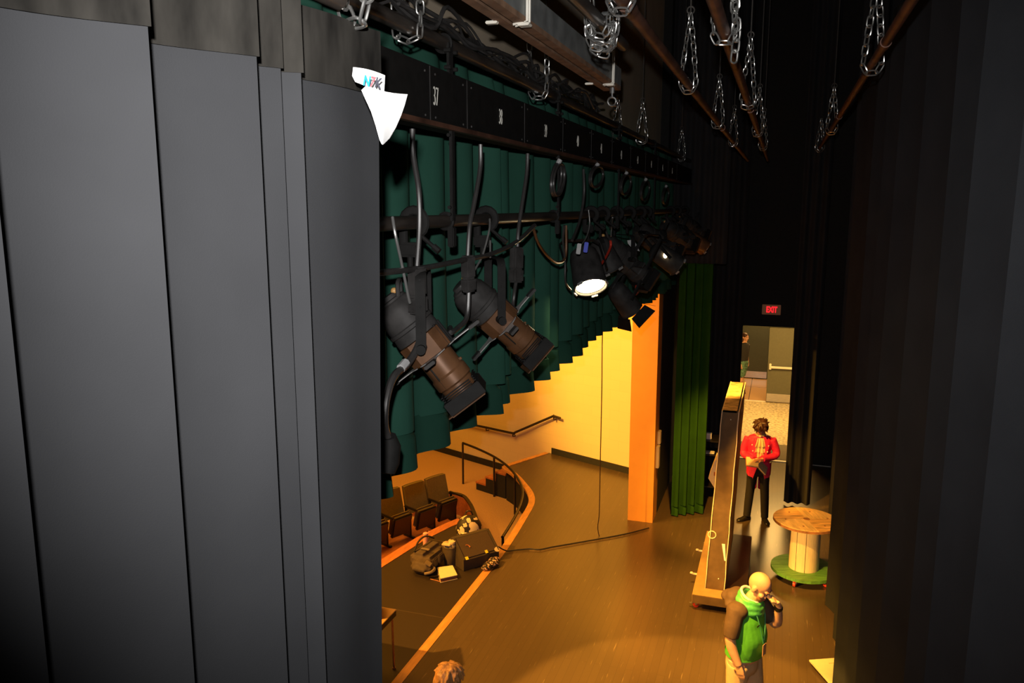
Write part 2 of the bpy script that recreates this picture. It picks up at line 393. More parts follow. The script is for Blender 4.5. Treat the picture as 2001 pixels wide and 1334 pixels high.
# far proscenium pier, header above the valance, black stage house
struct('wall_pier', MB().box((-2.01, 12.8 + .22, 3.05), (.42, .44, 6.1)), 'pier')
struct('wall_proscenium', MB().box((-2.0, 5.5, 7.55), (.14, 15.8, 2.9)), 'tan')
struct('wall_wing', MB().box((-1.88, 15.1, 4.9), (.16, 3.6, 10)), 'blackwall')
fw = MB(); fw.box((-1.45, 16.97, 4.9), (.9, .16, 10)); fw.box((3.97, 16.97, 4.9), (6.46, .16, 10)); fw.box((-.13, 16.97, 6.41), (1.8, .16, 7.16))
struct('wall_far', fw, 'blackwall')
struct('wall_right', MB().box((7.05, 7, 4.9), (.1, 20, 10)), 'blackwall')
struct('wall_near', MB().box((1.5, -3.05, 4.9), (11, .1, 10)), 'blackwall')
struct('ceiling', MB().box((2.3, 7, 10.05), (9.6, 20.2, .12)), 'blackwall')
struct('ceiling_house', MB().box((-9, 8.5, 9.1), (13.5, 24, .12)), 'tan')
# vestibule and corridor behind the stage
struct('floor_vestibule', MB().box((.3, 19.55, -.06), (3.6, 5.3, .12)), 'terrazzo')
struct('floor_corridor', MB().box((0, 23.8, -.06), (5, 3.2, .12)), 'hallfloor')
struct('wall_vestibule_left', MB().box((-1.35, 19.6, 1.6), (.1, 5.1, 3.2)), 'blackwall')
struct('wall_vestibule_right', MB().box((2.05, 19.6, 1.6), (.1, 5.1, 3.2)), 'blackwall')
struct('ceiling_vestibule', MB().box((.35, 19.6, 3.25), (3.5, 5.1, .1)), 'strip')
dv = MB(); dv.box((-1.25, 22.26, 1.6), (.2, .12, 3.2)); dv.box((1.42, 22.26, 1.6), (1.2, .12, 3.2)); dv.box((-.17, 22.26, 2.65), (2.0, .12, 1.1))
struct('wall_vestibule_far', dv, 'tan')
struct('wall_corridor', MB().box((0, 25.3, 1.5), (5, .1, 3)), 'doordark')
struct('ceiling_corridor', MB().box((0, 23.8, 3.05), (5, 3.2, .1)), 'tan')
struct('wall_corridor_left', MB().box((-2.45, 23.8, 1.5), (.1, 3.2, 3)), 'tan')
struct('wall_corridor_right', MB().box((2.45, 23.8, 1.5), (.1, 3.2, 3)), 'tan')
struct('trim_4', MB().box((.1, 16.93, .006), (2.2, .1, .012)), 'strip')
struct('trim_5', MB().box((-.6, 22.22, .006), (.86, .07, .012)), 'strip')
d1 = struct('door_1', MB().bbox((.285, 22.17, 1.035), (.9, .045, 2.03), .004), 'doorgreen')
tag(MB().bbox((.285, 22.143, .145), (.88, .01, .22), .002).build('kick_plate', 'steel', d1), 'brushed steel kick plate')
pb = MB(); pb.bbox((-.1, 22.115, 1.0), (.055, .06, .16), .008); pb.bbox((.25, 22.1, .985), (.68, .045, .06), .01); pb.bbox((.6, 22.115, .985), (.06, .06, .09), .01)
tag(pb.build('panic_bar', 'strip', d1), 'pale panic bar')
d2 = struct('door_2', MB().bbox((-.75, 25.22, 1.04), (1.1, .05, 2.06), .004), 'doordark')
tag(MB().bbox((-.75, 25.19, .13), (1.08, .012, .2), .002).build('kick_plate', 'steel', d2), 'shiny steel kick plate')
t = MB().bbox((0, 0, 0), (2.0, 1.15, .014), .004).build('floor_strip', mat('grey_strip', (.17, .14, .10), .95, var=.15, scale=60)); t.location = (.2, 17.57, .007)  # thin dark grey slab across the vestibule floor
tag(t, 'dark grey strip across the speckled floor behind the person in red', 'mat')
# EXIT sign
t = thing('exit_sign', 'lit red EXIT sign on the black wall above the double door', 'exit sign', (-.115, 16.86, 3.18))
MB().bbox((0, 0, 0), (.36, .05, .2), .006).build('housing', 'exitbox', t)
text('letters', 'EXIT', .165, 'exitred', t, (.005, -.028, 0), (PI / 2, 0, 0), .62, .002, bold=.006)
# stage stairs along the wall
so = -wd; S0 = V((-5.06, 14.80, 0)) + so * .05; S1 = V((-4.5, 15.95, 0)) + wn * .03 + so * .05
t = thing('stage_stairs', 'short black stairs with orange treads from apron down to carpet', 'stairs', (-5.2, 15.6, -.7))
for k in range(3):
    z = -.175 * (k + 1); a0 = S0 + so * .28 * k; a1 = S1 + so * .28 * k; e = so * .28
    MB().prism([a0 + V((0, 0, -.7)), a1 + V((0, 0, -.7)), a1 + e + V((0, 0, -.7)), a0 + e + V((0, 0, -.7))], (0, 0, .7 + z - .035)).build('step', 'blackwall', t, False, world=True)
    MB().prism([a0 + V((0, 0, z - .035)), a1 + V((0, 0, z - .035)), a1 + e * 1.07 + V((0, 0, z - .035)), a0 + e * 1.07 + V((0, 0, z - .035))], (0, 0, .035)).build('tread', 'redwood', t, False, world=True)
# wall handrail
r0 = [onW(u, v, .09) for u, v in ((905, 826), (950, 835), (1002, 846), (1008, 844), (1076, 815), (1082, 813), (1095, 817))]
t = thing('wall_handrail', 'dark bent handrail fixed to the cream wall', 'handrail', tuple(r0[2]))
MB().tube(spline(r0, 5), .027, 10).build('rail', 'rail', t, True, True)
for q in (r0[2], r0[5], r0[1]):
    MB().tube([q, q + V((0, 0, -.07)) , q + V((0, 0, -.08)) - wn * .085], .014, 8).build('bracket', 'rail', t, True, True)
# curved guard rail
t = thing('curved_guardrail', 'dark curved guard rail on posts round the apron stairs', 'handrail', (-5.37, 14.87, -.7))
rl = spline([(-6.27, 15.38, .22), (-5.85, 15.16, .2), (-5.37, 14.87, .16), (-4.98, 14.5, .14), (-4.66, 14.09, .12), (-4.36, 13.6, .06), (-4.2, 13.1, .0), (-4.1, 12.4, -.03), (-4.05, 11.6, -.07)], 6)
MB().tube(rl, .025, 10).build('rail', 'rail', t, True, True)
for q, zt in (((-6.27, 15.38), .22), ((-5.37, 14.87), .16), ((-4.66, 14.09), .12), ((-4.05, 11.62), -.07)):
    MB().cyl((q[0], q[1], -.7), (q[0], q[1], zt), .022, n=10).build('post', 'rail', t, True, True)
# auditorium seats
def make_seat(loc, rz, label):
    t = thing('theater_seat', label, 'seat', loc, rz, 'auditorium seats by the stage')
    b = MB()
    rows = []
    for i in range(9):
        z = .40 + .50 * i / 8; w = .245 - .012 * (i / 8) ** 2; rows.append((z, w))
    def back(th, off):
        rs = []
        for z, w in rows:
            y = .16 + (z - .4) * .22 + off
            rs.append([(-w, y, z), (-w * .6, y + .018, z), (0, y + .025, z), (w * .6, y + .018, z), (w, y, z), (w, y + th, z), (w * .6, y + th + .018, z), (0, y + th + .025, z), (-w * .6, y + th + .018, z), (-w, y + th, z)])
        return MB().loft(rs)
    back(.05, -.01).build('backrest', 'seatolive', t)
    bk = MB(); bk = back(.02, .042); bk.build('back_shell', 'seatblack', t)
    # tipped-up seat: cushion on top edge, black pan facing out
    R = Euler((math.radians(-76), 0, 0)).to_matrix()
    MB().bbox((0, -.055, .33), (.43, .40, .07), .025, R).build('seat_pan', 'seatblack', t)
    MB().bbox((0, .01, .37), (.44, .38, .085), .035, R).build('seat_cushion', 'seatolive', t)
    return t
def make_standard(loc, rz, label):
    t = thing('seat_standard', label, 'seat leg', loc, rz, 'cast legs between the seats')
    MB().bbox((0, .08, .2), (.04, .16, .4), .012).build('leg', 'seatblack', t)
    MB().bbox((0, .06, .02), (.06, .3, .04), .012).build('foot', 'seatblack', t)
    MB().bbox((0, .0, .56), (.055, .36, .035), .014).build('armrest', 'seatblack', t)
    MB().bbox((0, .14, .48), (.03, .06, .18), .01).build('arm_post', 'seatblack', t)
    return t
sd = V((.416, .909, 0)); sn = V((.909, -.416, 0)); base = V((-5.59, 13.34, -.685))
srz = math.atan2(sn.x, -sn.y)
names = ['olive seat at the right end of the row, tipped up', 'olive seat second from the right end of the row', 'olive seat third from the right end of the row', 'olive seat just showing at the edge of the black drape']
for k in range(4):
    q = base - sd * (.53 * k + .265) - (sn * .05 if k > 1 else V((0, 0, 0)))
    make_seat(tuple(q), srz, names[k])
names = ['black cast leg and armrest at the aisle end of the row', 'black cast leg between the two highest seat backs', 'black cast leg left of the two highest seat backs', 'black cast leg left of the third seat from the aisle']
for k in range(4):
    q = base - sd * (.53 * k) - (sn * .05 if k > 1 else V((0, 0, 0)))
    make_standard(tuple(q), srz, names[k])
# ---------------- hanging cloth
def pleats(y0, y1, per, amp, jit=.12, back=.14, k=9, seed=1, sine=False, ex=0):
    rnd = random.Random(seed); out = []; y = y0
    while y < y1:
        p = per * (1 + rnd.uniform(-jit, jit)); a = amp * (1 + rnd.uniform(-.3, .3))
        if sine:
            for i in range(k): out.append((y + p * i / k, a * (.5 - .5 * math.cos(2 * PI * i / k)) ** 1.0))
        else:
            for i in range(k):
                t = i / (k - 1)
                if ex: out.append((y + p * t * .985, a * t ** ex)); continue
                out.append((y + p * t * .985, a * (t ** 1.3) + .012 * math.sin(PI * t) * per * 2))
            out.append((y + p * .975, a * .55)); out.append((y + p * .965, a * .1))
        y += p
    return out
def drape(prof, xof, ztop, zbot, n=26, flare=.0, wob=.0, seed=3, slant=0.0, gather=.55, tuck=0.0):
    rnd = random.Random(seed); ph = [rnd.uniform(0, 6) for _ in range(9)]
    rows = []
    for i in range(n + 1):
        s = i / n; row = []
        for (y, dx) in prof:
            zt = ztop(y) if callable(ztop) else ztop; zb = zbot(y) if callable(zbot) else zbot
            z = zt + (zb - zt) * s
            x = (xof(y) if callable(xof) else xof) + dx * (gather + (1 - gather) * min(1, s * 6)) * (1 + flare * s)
            x += wob * s * math.sin(y * 2.3 + ph[0] + s * 2.0); yy = y + wob * s * math.sin(y * 1.7 + ph[1] + s * 3) + slant * s * (y - prof[-1][0])
            if tuck and y > 1.37: yy -= tuck * max(0, 5.6 - z) * (y - 1.37) / .38
            row.append((x, yy, z))
        rows.append(row)
    return MB().sheet(rows)
# near left black drape: flat overlapping panels, webbing heading
edges = [.30, .665, .925, 1.185, 1.31, 1.37, 1.765]; dep = [.12, .10, .085, .05, .055, .02]
prof = []
for i in range(6):
    a, b = edges[i], edges[i + 1]; w = b - a
    for j in range(10):
        t = j / 9; prof.append((a + w * t * (1 if i == 5 else .995), -.035 + dep[i] * t ** 1.6 + .010 * math.sin(PI * t * 2 + i) * w * 2))
    if i < 5: prof += [(b - .012 * w, -.035 + dep[i] * .5), (b - .03 * w, -.035)]
prof += [(1.775, -.035), (1.768, -.06), (1.71, -.075)]
ld = thing('stage_drape', 'near black stage drape filling the left side of the view', 'stage curtain', (-.93, 1.0, .25))
drape(prof, -.9, lambda y: 5.60 + .03 * (y - .7), .25, 34, 0, .004, gather=1, tuck=.045).build('cloth', 'velour', ld, True, True)
band = drape([(y, dx + .006) for y, dx in prof], -.9, lambda y: 5.62 + .03 * (y - .7), lambda y: 5.488 + .020 * (y - .85), 10, 0, 0, 4, gather=1)
band.build('heading_webbing', 'webbing', ld, True, True)
t = MB().cyl((-.93, -.6, 5.69), (-.93, 1.6, 5.69), .025, n=14).build('batten_pipe', 'pipe'); tag(t, 'short dark pipe carrying the near left black drape', 'pipe')
# green valance across the proscenium
pv = pleats(-.5, 13.7, .37, .12, .3, sine=True, k=12, seed=5)
gv = thing('valance', 'long green pleated valance hanging behind the stage lights', 'valance', (-1.74, 6, 3.95))
drape(pv, -1.79, 6.12, 4.14, 14, .15, .01).build('cloth', 'green', gv, True, True)
drape([(y, dx + .004) for y, dx in pv], lambda y: -1.79 + 0 * y, lambda y: 4.155, 3.945, 4, .15, .0).build('hem', 'greenhem_shaded', gv, True, True)
# near right black drape
pr = pleats(2.1, 11.05, .84, .15, .10, seed=8, ex=2.4)
pr = [(y, .14 - dx) for y, dx in pr if y < 11.08]
rd = thing('stage_drape', 'long black stage drape running down the right side', 'stage curtain', (.85, 6.5, .27))
rx = lambda y: .775 + .10 * max(0, (y - 7) / 4)
drape(pr, lambda y: rx(y) - .04, 6.735, .27, 26, .0, .012, 9).build('cloth', 'velour_right', rd, True, True)
drape([(y, dx - .006) for y, dx in pr], lambda y: rx(y) - .04, 6.74, 6.6, 3).build('heading_webbing', 'webbing', rd, True, True)
# far legs
def leg(label, cx, cy, w, rz, zb, m, z1=9.2, folds=4, seed=2, hem=None):
    t = thing('stage_drape', label, 'stage curtain', (cx, cy, zb), rz)
    p = pleats(-w / 2, w / 2, w / folds, .09, .15, sine=True, k=10, seed=seed)
    rows = drape(p, 0, z1 - zb, .0 if not hem else .16, 16, .25, .008, seed)
    rows.build('cloth', m, t)
    if hem:
        drape([(y, dx + .003) for y, dx in p], 0, .17, 0, 3, .27, .008, seed).build('hem', hem, t)
    return t
leg('green drape hanging past the orange pier to the floor', -1.35, 13.36, .5, math.atan2(-.42, .32) + PI * 0 , .02, 'green2', folds=3, seed=4, hem='green2')
leg('black drape between the green drape and the rolling flat', -1.19, 15.3, .85, -PI / 2, .03, 'velour_far', folds=4, seed=6)
leg('narrow black drape hanging right behind the person in red', .52, 14.45, .46, -PI / 2, .04, 'velour_far', folds=3, seed=7)
leg('black drape far right beyond the cable spool', 1.45, 13.6, 1.1, -PI / 2 + .5, .04, 'velour_far', folds=5, seed=11)
t = thing('stage_drape', 'added black cloth standing in for the dark above the green drape', 'stage curtain', (-1.3, 12.98, 4.35), -PI / 2)  # added sheet, stands in for the darkness over the upper green drape
drape(pleats(-.42, .36, .16, .05, .15, sine=True, k=10, seed=14), 0, 4.9, 0, 12, .1, .004, 14).build('cloth', 'velour_far', t)
# boxes on the pier side
for (u, v, h, lb) in ((1292, 850, .22, 'small grey control box high on the pier side'), (1287, 892, .38, 'tall tan control box on the pier side below the smaller one')):
    q = onX(u, v, -1.765); t = MB().bbox((0, 0, 0), (.05, .14, h), .008).build('control_box', 'tan'); t.location = (-1.776, min(q.y, 13.15), q.z); tag(t, lb, 'control box')
# ================================================================== RIGGING
XE = -1.42; ZL = 5.936; ZR = 5.183; KS = .9595
def pipe(label, x, z, y0, y1, m, r=.025, collars=()):
    mb = MB().cyl((x, y0, z), (x, y1, z), r, n=16)
    for y in collars: mb.cyl((x, y - .06, z), (x, y + .06, z), r * 1.22, n=16)
    return tag(mb.build('batten_pipe', m), label, 'pipe')
pipe('thick dusty pipe above the numbered strip', XE, ZL, -1, 14.5, 'pipe', .03)
pipe('dusty lighting pipe that the stage lights hang from', XE, ZR, -1, 13.6, 'pipe', .028)
pipe('rust brown pipe running right of the square steel track', -.605, 6.0, -1, 14.2, 'rust', .026, (3.2, 8.3))
pipe('brown pipe in the middle of the dark ceiling space', -.285, 6.0, -1, 14.2, 'rust', .026, (6.8,))
pipe('brown pipe running just left of the right black drape top', .50, 6.16, -1, 14.2, 'rust', .026, (5.2, 9.2))
pipe('dark pipe carrying the right black drape', .87, 6.76, 1.5, 12, 'blackmetal', .03)
pipe('short dark pipe end wrapped in a bunch of chain', -.76, 6.0, -1, 3.93, 'pipe', .027)
# ---- chain
def link(mb, c, t, n, a=.028, b=.0155, r=.0052):
    pts = []
    for k in range(16):
        th = 2 * PI * k / 16; x = math.cos(th); y = math.sin(th)
        pts.append(c + t * (a - b) * (1 if x > 0 else -1) * min(1, abs(x) * 3) + t * b * x + n * b * y)
    mb.tube(pts, r, 6, closed=True)
def chain_along(mb, path, pitch, a, b, r, start=0, wobble=0.0, rnd=random):
    path = [V(p) for p in path]; d = 0; acc = 0; i = 0; pts = []
    L = sum((path[k + 1] - path[k]).length for k in range(len(path) - 1)); m = max(2, int(L / pitch))
    pos = []
    for j in range(m + 1):
        s = L * j / m; q = 0
        for k in range(len(path) - 1):
            l = (path[k + 1] - path[k]).length
            if q + l >= s - 1e-9: pos.append((path[k] + (path[k + 1] - path[k]) * ((s - q) / max(l, 1e-9)), (path[k + 1] - path[k]).normalized())); break
            q += l
    for j, (p, t) in enumerate(pos):
        n1 = V((0, 1, 0)) - t * t.y
        n1 = n1.normalized() if n1.length > .1 else V((1, 0, 0)); n2 = t.cross(n1)
        ang = (PI / 4 if wobble else 0) + (PI / 2 if (j + start) % 2 else 0) + rnd.uniform(-wobble, wobble)
        link(mb, p, t, n1 * math.cos(ang) + n2 * math.sin(ang), a, b, r)
def trim_chain(loc, h, label, sc=1.0, rz=0.0, pr=.026, sag=0.0, cable=True, tail=0, group='trim chains holding the pipes', m='chain', par=False):
    t = thing('trim_chain', label, 'chain', loc, rz, group)
    rnd = random.Random(hash(label) % 1000 if False else len(label) * 7)
    g = pr + .014 * sc
    path = [(-g * 1.2, 0, h)] if par else [(0, 0, h)]
    for k in range(1, 6): path.append((-g * 1.15 * (1 if par else (k / 5) ** .8), 0, h + (.02 - h) * k / 5))
    for k in range(1, 9): th = PI + PI * k / 9; path.append((g * 1.15 * math.cos(th), 0, g * 1.2 * math.sin(th) - sag * (math.sin(PI * k / 9))))
    for k in range(6): path.append((g * 1.15 * (1 if par else (1 - k / 5) ** .8), 0, .02 + (h - .02) * k / 5))
    mb = MB(); chain_along(mb, path, .043 * sc, .028 * sc, .0155 * sc, .0040 * sc, 0, .35, rnd)
    if tail:
        chain_along(mb, [(g * 1.2, .01, .12), (g * 1.5, .02, 0), (g * 1.35, .03, -.1 * tail)], .043 * sc, .028 * sc, .0155 * sc, .0048 * sc, 1, .5, rnd)
    mb.build('links', m, t)
    if cable:
        c = MB().cyl((0, 0, h + .02), (0, 0, 9.9 - loc[2]), .005 * sc, n=6); c.torus((0, 0, h + .04), .022 * sc, .005, (1, 0, 0), (0, 0, 1), 12, 6)
        c.build('wire_rope', 'wiredark', t)
    return t
def yon(x, z, u, v): return onX(u, v, x).y
# left thick pipe
for (u, v, h, lb) in ((797, 45, .5, 'chain over the thick dusty pipe nearest the black drape top'), (1052, 172, .24, 'bright chain loop hanging round the thick dusty pipe below the steel track'),
                      (1254, 272, .34, 'long narrow chain loop below the end of the steel track'), (1331, 303, .36, 'dim chain loop right of the long narrow one on the thick pipe'), (1378, 326, .36, 'faint farthest chain loop on the thick dusty pipe')):
    trim_chain((XE, onX(u, v, XE).y, ZL), h, lb, 1.0, .15, .03, cable=h not in (.5, .24), par=h in (.5, .24))
trim_chain((XE - .35, 6.1, 6.0), .22, 'faint chain behind the steel track beside the beige wall', .9, .2)
trim_chain((XE - .25, 8.4, 5.98), .38, 'faint chain hanging left of the long narrow chain loop', .9, .2)
for (u, v, h, lb) in ((1213, 5, .4, 'chain at the top edge over the rust brown pipe'), (1345, 160, .40, 'chain loop halfway along the rust brown pipe'), (1403, 230, .36, 'third chain loop along the rust brown pipe'), (1433, 268, .36, 'farthest dim chain loop on the rust brown pipe')):
    trim_chain((-.605, max(1.6, onX(u, v, -.605).y), 6.0), h, lb, 1.0, .2)
for (u, v, h, lb, tl) in ((1405, 62, .45, 'large bright chain loop round the middle brown pipe', 1), (1456, 198, .42, 'second chain loop along the middle brown pipe', 0), (1479, 256, .40, 'third chain loop on the middle brown pipe', 0), (1489, 285, .4, 'faint last chain loop on the middle brown pipe', 0)):
    q = onZ(u, v, 6.0); trim_chain((-.285, q.y, 6.0), h, lb, 1.0, .25, tail=tl)
for (u, v, h, lb) in ((1706, 100, .50, 'big chain nearest on the pipe beside the right drape top'), (1626, 238, .45, 'second chain along the pipe over the right drape'), (1600, 285, .42, 'chain tied with cord along the pipe over the right drape'), (1575, 318, .42, 'faint last chain over the right drape')):
    q = onX(u, v, .50); trim_chain((.50, min(q.y, 13.9), 6.16), h, lb, 1.35, -.1, .028)
trim_chain((-.905, 1.63, 5.69), .5, 'bright chain at the top of the near black drape', 1.0, -.5, .026, cable=False)
# bunch of chain on the short pipe
t = thing('chain_bunch', 'thick bunch of zinc chain looped round the short pipe end', 'chain', (-.76, 3.45, 6.0))
rnd = random.Random(5)
for k in range(5):
    dy = (k - 2) * .022; g = .045 + .008 * (k % 3); mb = MB()
    path = [(-g - .02, dy, .30)] + [(-g, dy, .05)] + [(g * math.cos(a), dy, g * math.sin(a) * 1.25 - .012 * k) for a in [PI + PI * q / 8 for q in range(9)]] + [(g, dy, .06), (g + .012, dy, .34)]
    chain_along(mb, path, .040, .026, .015, .0040, k % 2, .7, rnd); mb.build('links', 'chain', t)
t2 = thing('chain_bunch', 'chain wrapped on the rust brown pipe at the top edge of view', 'chain', (-.605, 2.72, 6.0))
mb = MB()
for k in range(3): mb.torus((0, (k - 1) * .03, 0), .04, .006, (1, 0, .1 * k), (0, 0, 1), 20, 6)
mb.build('links', 'chain', t2)
# square steel track
t = thing('curtain_track', 'square steel track beam with rusty slotted underside', 'track', (-1.07, 3.2, 6.0))
x0, x1, y0, y1 = -1.165, -1.05, .6, 5.38
mb = MB(); mb.box(((x0 + x1) / 2, (y0 + y1) / 2, 6.075), (x1 - x0, y1 - y0, .11)); mb.build('channel', 'galv', t, False, world=True)
for xx in (x0 + .024, x1 - .024):
    MB().box((xx, (y0 + y1) / 2, 6.008), (.046, y1 - y0, .024)).build('flange', 'track', t, False, world=True)
for yy in (3.30, 5.06):
    s_ = MB(); s_.tube([(x1 + .012, yy, 6.40), (x1 + .01, yy, 6.0), (x1 - .05, yy, 5.99)], .006, 8); s_.tube([(x1 + .012, yy + .035, 6.40), (x1 + .01, yy + .03, 6.0), (x1 - .05, yy + .03, 5.99)], .006, 8)
    s_.bbox((x1 - .005, yy + .015, 5.988), (.05, .05, .012), .003)
    s_.build('strap_hanger', 'strip', t, True, True)
    MB().bbox((x0 - .01, yy - .05, 5.992), (.05, .03, .012), .003).build('carrier', 'strip', t, True, True)
s_ = MB(); yy = 5.2; s_.cyl((x1 - .02, yy, 5.99), (x1 - .02, yy, 5.955), .016, n=8); s_.cyl((x1 - .02, yy, 5.975), (x1 - .02, yy, 5.93), .007, n=8); s_.torus((x1 - .02, yy, 5.905), .026, .007, (1, .5, 0), (0, 0, 1), 20, 8)
tag(s_.build('eye_bolt', 'chain', t, True, True), 'bright eye bolt')
# pipe clamp beside the track end
t = thing('pipe_clamp', 'zinc clamp with bolts hanging just above the track end', 'clamp', (-1.045, 4.75, 6.235))
mb = MB(); mb.bbox((0, 0, 0), (.02, .04, .20), .004); mb.bbox((.035, 0, .1), (.07, .04, .02), .004); mb.bbox((.035, 0, -.1), (.07, .04, .02), .004)
mb.build('bracket', 'galv', t)
mb = MB()
for z in (.07, 0, -.07): MB().cyl((.0, -.02, z), (.085, -.02, z), .008, n=8).build('bolt', 'chain', t)
# dark cable bundle lying on the thick pipe
mb = MB(); rnd = random.Random(11)
for k in range(7):
    pts = []; y = 2.6 + rnd.random() * .3; z = ZL + .03
    while y < 6.5:
        pts.append((XE + rnd.uniform(-.03, .03), y, z + rnd.uniform(0, .07) + (rnd.uniform(.02, .07) if rnd.random() < .25 else 0))); y += rnd.uniform(.12, .3)
    mb.tube(spline(pts, 5), rnd.choice((.006, .008, .01)), 6)
for y in (4.15, 4.25, 4.55, 4.9, 5.05):
    mb.tube(spline([(XE - .02, y, ZL + .03), (XE - .03, y + .04, ZL + .10), (XE, y + .1, ZL + .06 + rnd.random() * .08), (XE, y + .16, ZL + .03)], 5), .005, 6)
tag(mb.build('cable_bundle', 'cable'), 'tangle of thin black cable lying along the thick pipe', 'cable', kind='stuff')
# ---- numbered connector strip
zt, zb = 5.812, 5.572
t = thing('connector_strip', 'long black connector strip stencilled with white circuit numbers', 'connector strip', (XE, 5, zb))
MB().bbox((XE - .01, 6.2, (zt + zb) / 2), (.10, 14.2, zt - zb), .006).build('housing', 'raceway', t, False, True)
MB().box((XE + .045, 6.2, zb + .008), (.03, 14.2, .02)).build('bottom_lip', 'rust', t, False, True)
ys = [q * KS for q in (2.35, 3.19, 3.61, 4.5, 5.35, 6.2, 7.0, 7.9, 8.8, 9.7, 10.6, 11.5, 12.4)]
nums = {1: ('37', 3.245), 2: ('38', 4.08), 3: ('39', 4.93), 4: ('40', 5.76), 5: ('41', 6.56), 6: ('42', 7.42), 7: ('43', 8.3), 8: ('44', 9.2), 9: ('45', 10.1), 10: ('46', 11.0)}
RX = Matrix(((0, 0, 1), (1, 0, 0), (0, 1, 0)))
for i in range(len(ys) - 1):
    a, b = ys[i], ys[i + 1]
    p = MB().bbox((XE + .043, (a + b) / 2, (zt + zb) / 2 + .004), (.006, b - a - .008, zt - zb - .02), .002).build('cover_panel', 'raceway', t, False, True)
    for yy in (a + .05, b - .05):
        for zz in (zb + .035, zt - .035): MB().ell((XE + .048, yy, zz), (.004, .0055, .0055), 5).build('screw', 'fixcap', p, True, True)
    MB().box((XE + .0475, a, (zt + zb) / 2), (.002, .002, zt - zb - .02)).build('seam', 'fixcap', p, False, True)
    if i in nums:
        s_, yy = nums[i]; yy *= KS; text('numeral', s_, .110, 'numeral', p, (XE + .049, yy, (zt + zb) / 2 - .005), RX, .50, .001, True, bold=-.0018)
for yy in (3.31, 5.09, 7.1, 9.2):
    s_ = MB()
    s_.bbox((XE + .03, yy, (ZL + zt) / 2 - .01), (.012, .05, ZL - zt + .02), .003); s_.torus((XE, yy, ZL), .036, .008, (1, 0, 0), (0, 0, 1), 20, 6)
    for dz in (.02, .09): s_.cyl((XE + .02, yy - .035, zt + dz), (XE + .05, yy - .035, zt + dz), .009, n=8); s_.cyl((XE + .02, yy + .035, zt + dz), (XE + .05, yy + .035, zt + dz), .009, n=8)
    s_.build('hanger_strap', 'blackmetal', t, True, True); s_ = MB()
    s_.bbox((XE + .035, yy, (zb + ZR) / 2), (.014, .035, zb - ZR), .003); s_.torus((XE, yy, ZR), .034, .009, (1, 0, 0), (0, 0, 1), 20, 6)
    s_.bbox((XE + .03, yy, ZR - .07), (.03, .04, .09), .005)
    for dz in (zb - .02, ZR + .06, ZR + .03): s_.cyl((XE + .03, yy - .03, dz), (XE + .03, yy + .03, dz), .008, n=8)
    s_.build('hanger_strap', 'blackmetal', t, True, True)
# ---- stage lights
def frame(d):
    d = V(d).normalized(); u = V((0, 0, 1)) - d * d.z; u.normalize(); s = d.cross(u); return d, s, u
def on_pipe(y): return V((XE, y, ZR))
def clamp(t, y, side=1):
    mb = MB(); c = on_pipe(y)
    pts = [c + V((.05 * math.cos(a), 0, .05 * math.sin(a))) for a in [math.radians(g) for g in range(-60, 215, 25)]]
    mb.tube(pts + [pts[-1] + V((-.0, 0, -.1))], [(.012, .02)] * (len(pts) + 1), 8)
    mb.bbox(c + V((-.02, 0, -.11)), (.09, .045, .06), .01); mb.cyl(c + V((.09, 0, -.10)), c + V((.02, 0, -.045)), .009, n=8); mb.cyl(c + V((.11, 0, -.115)), c + V((.085, 0, -.095)), .014, n=8)
    mb.cyl(c + V((-.02, 0, -.13)), c + V((-.02, 0, -.2)), .013, n=10)
    return mb.build('pipe_clamp', 'blackmetal', t, True, True)
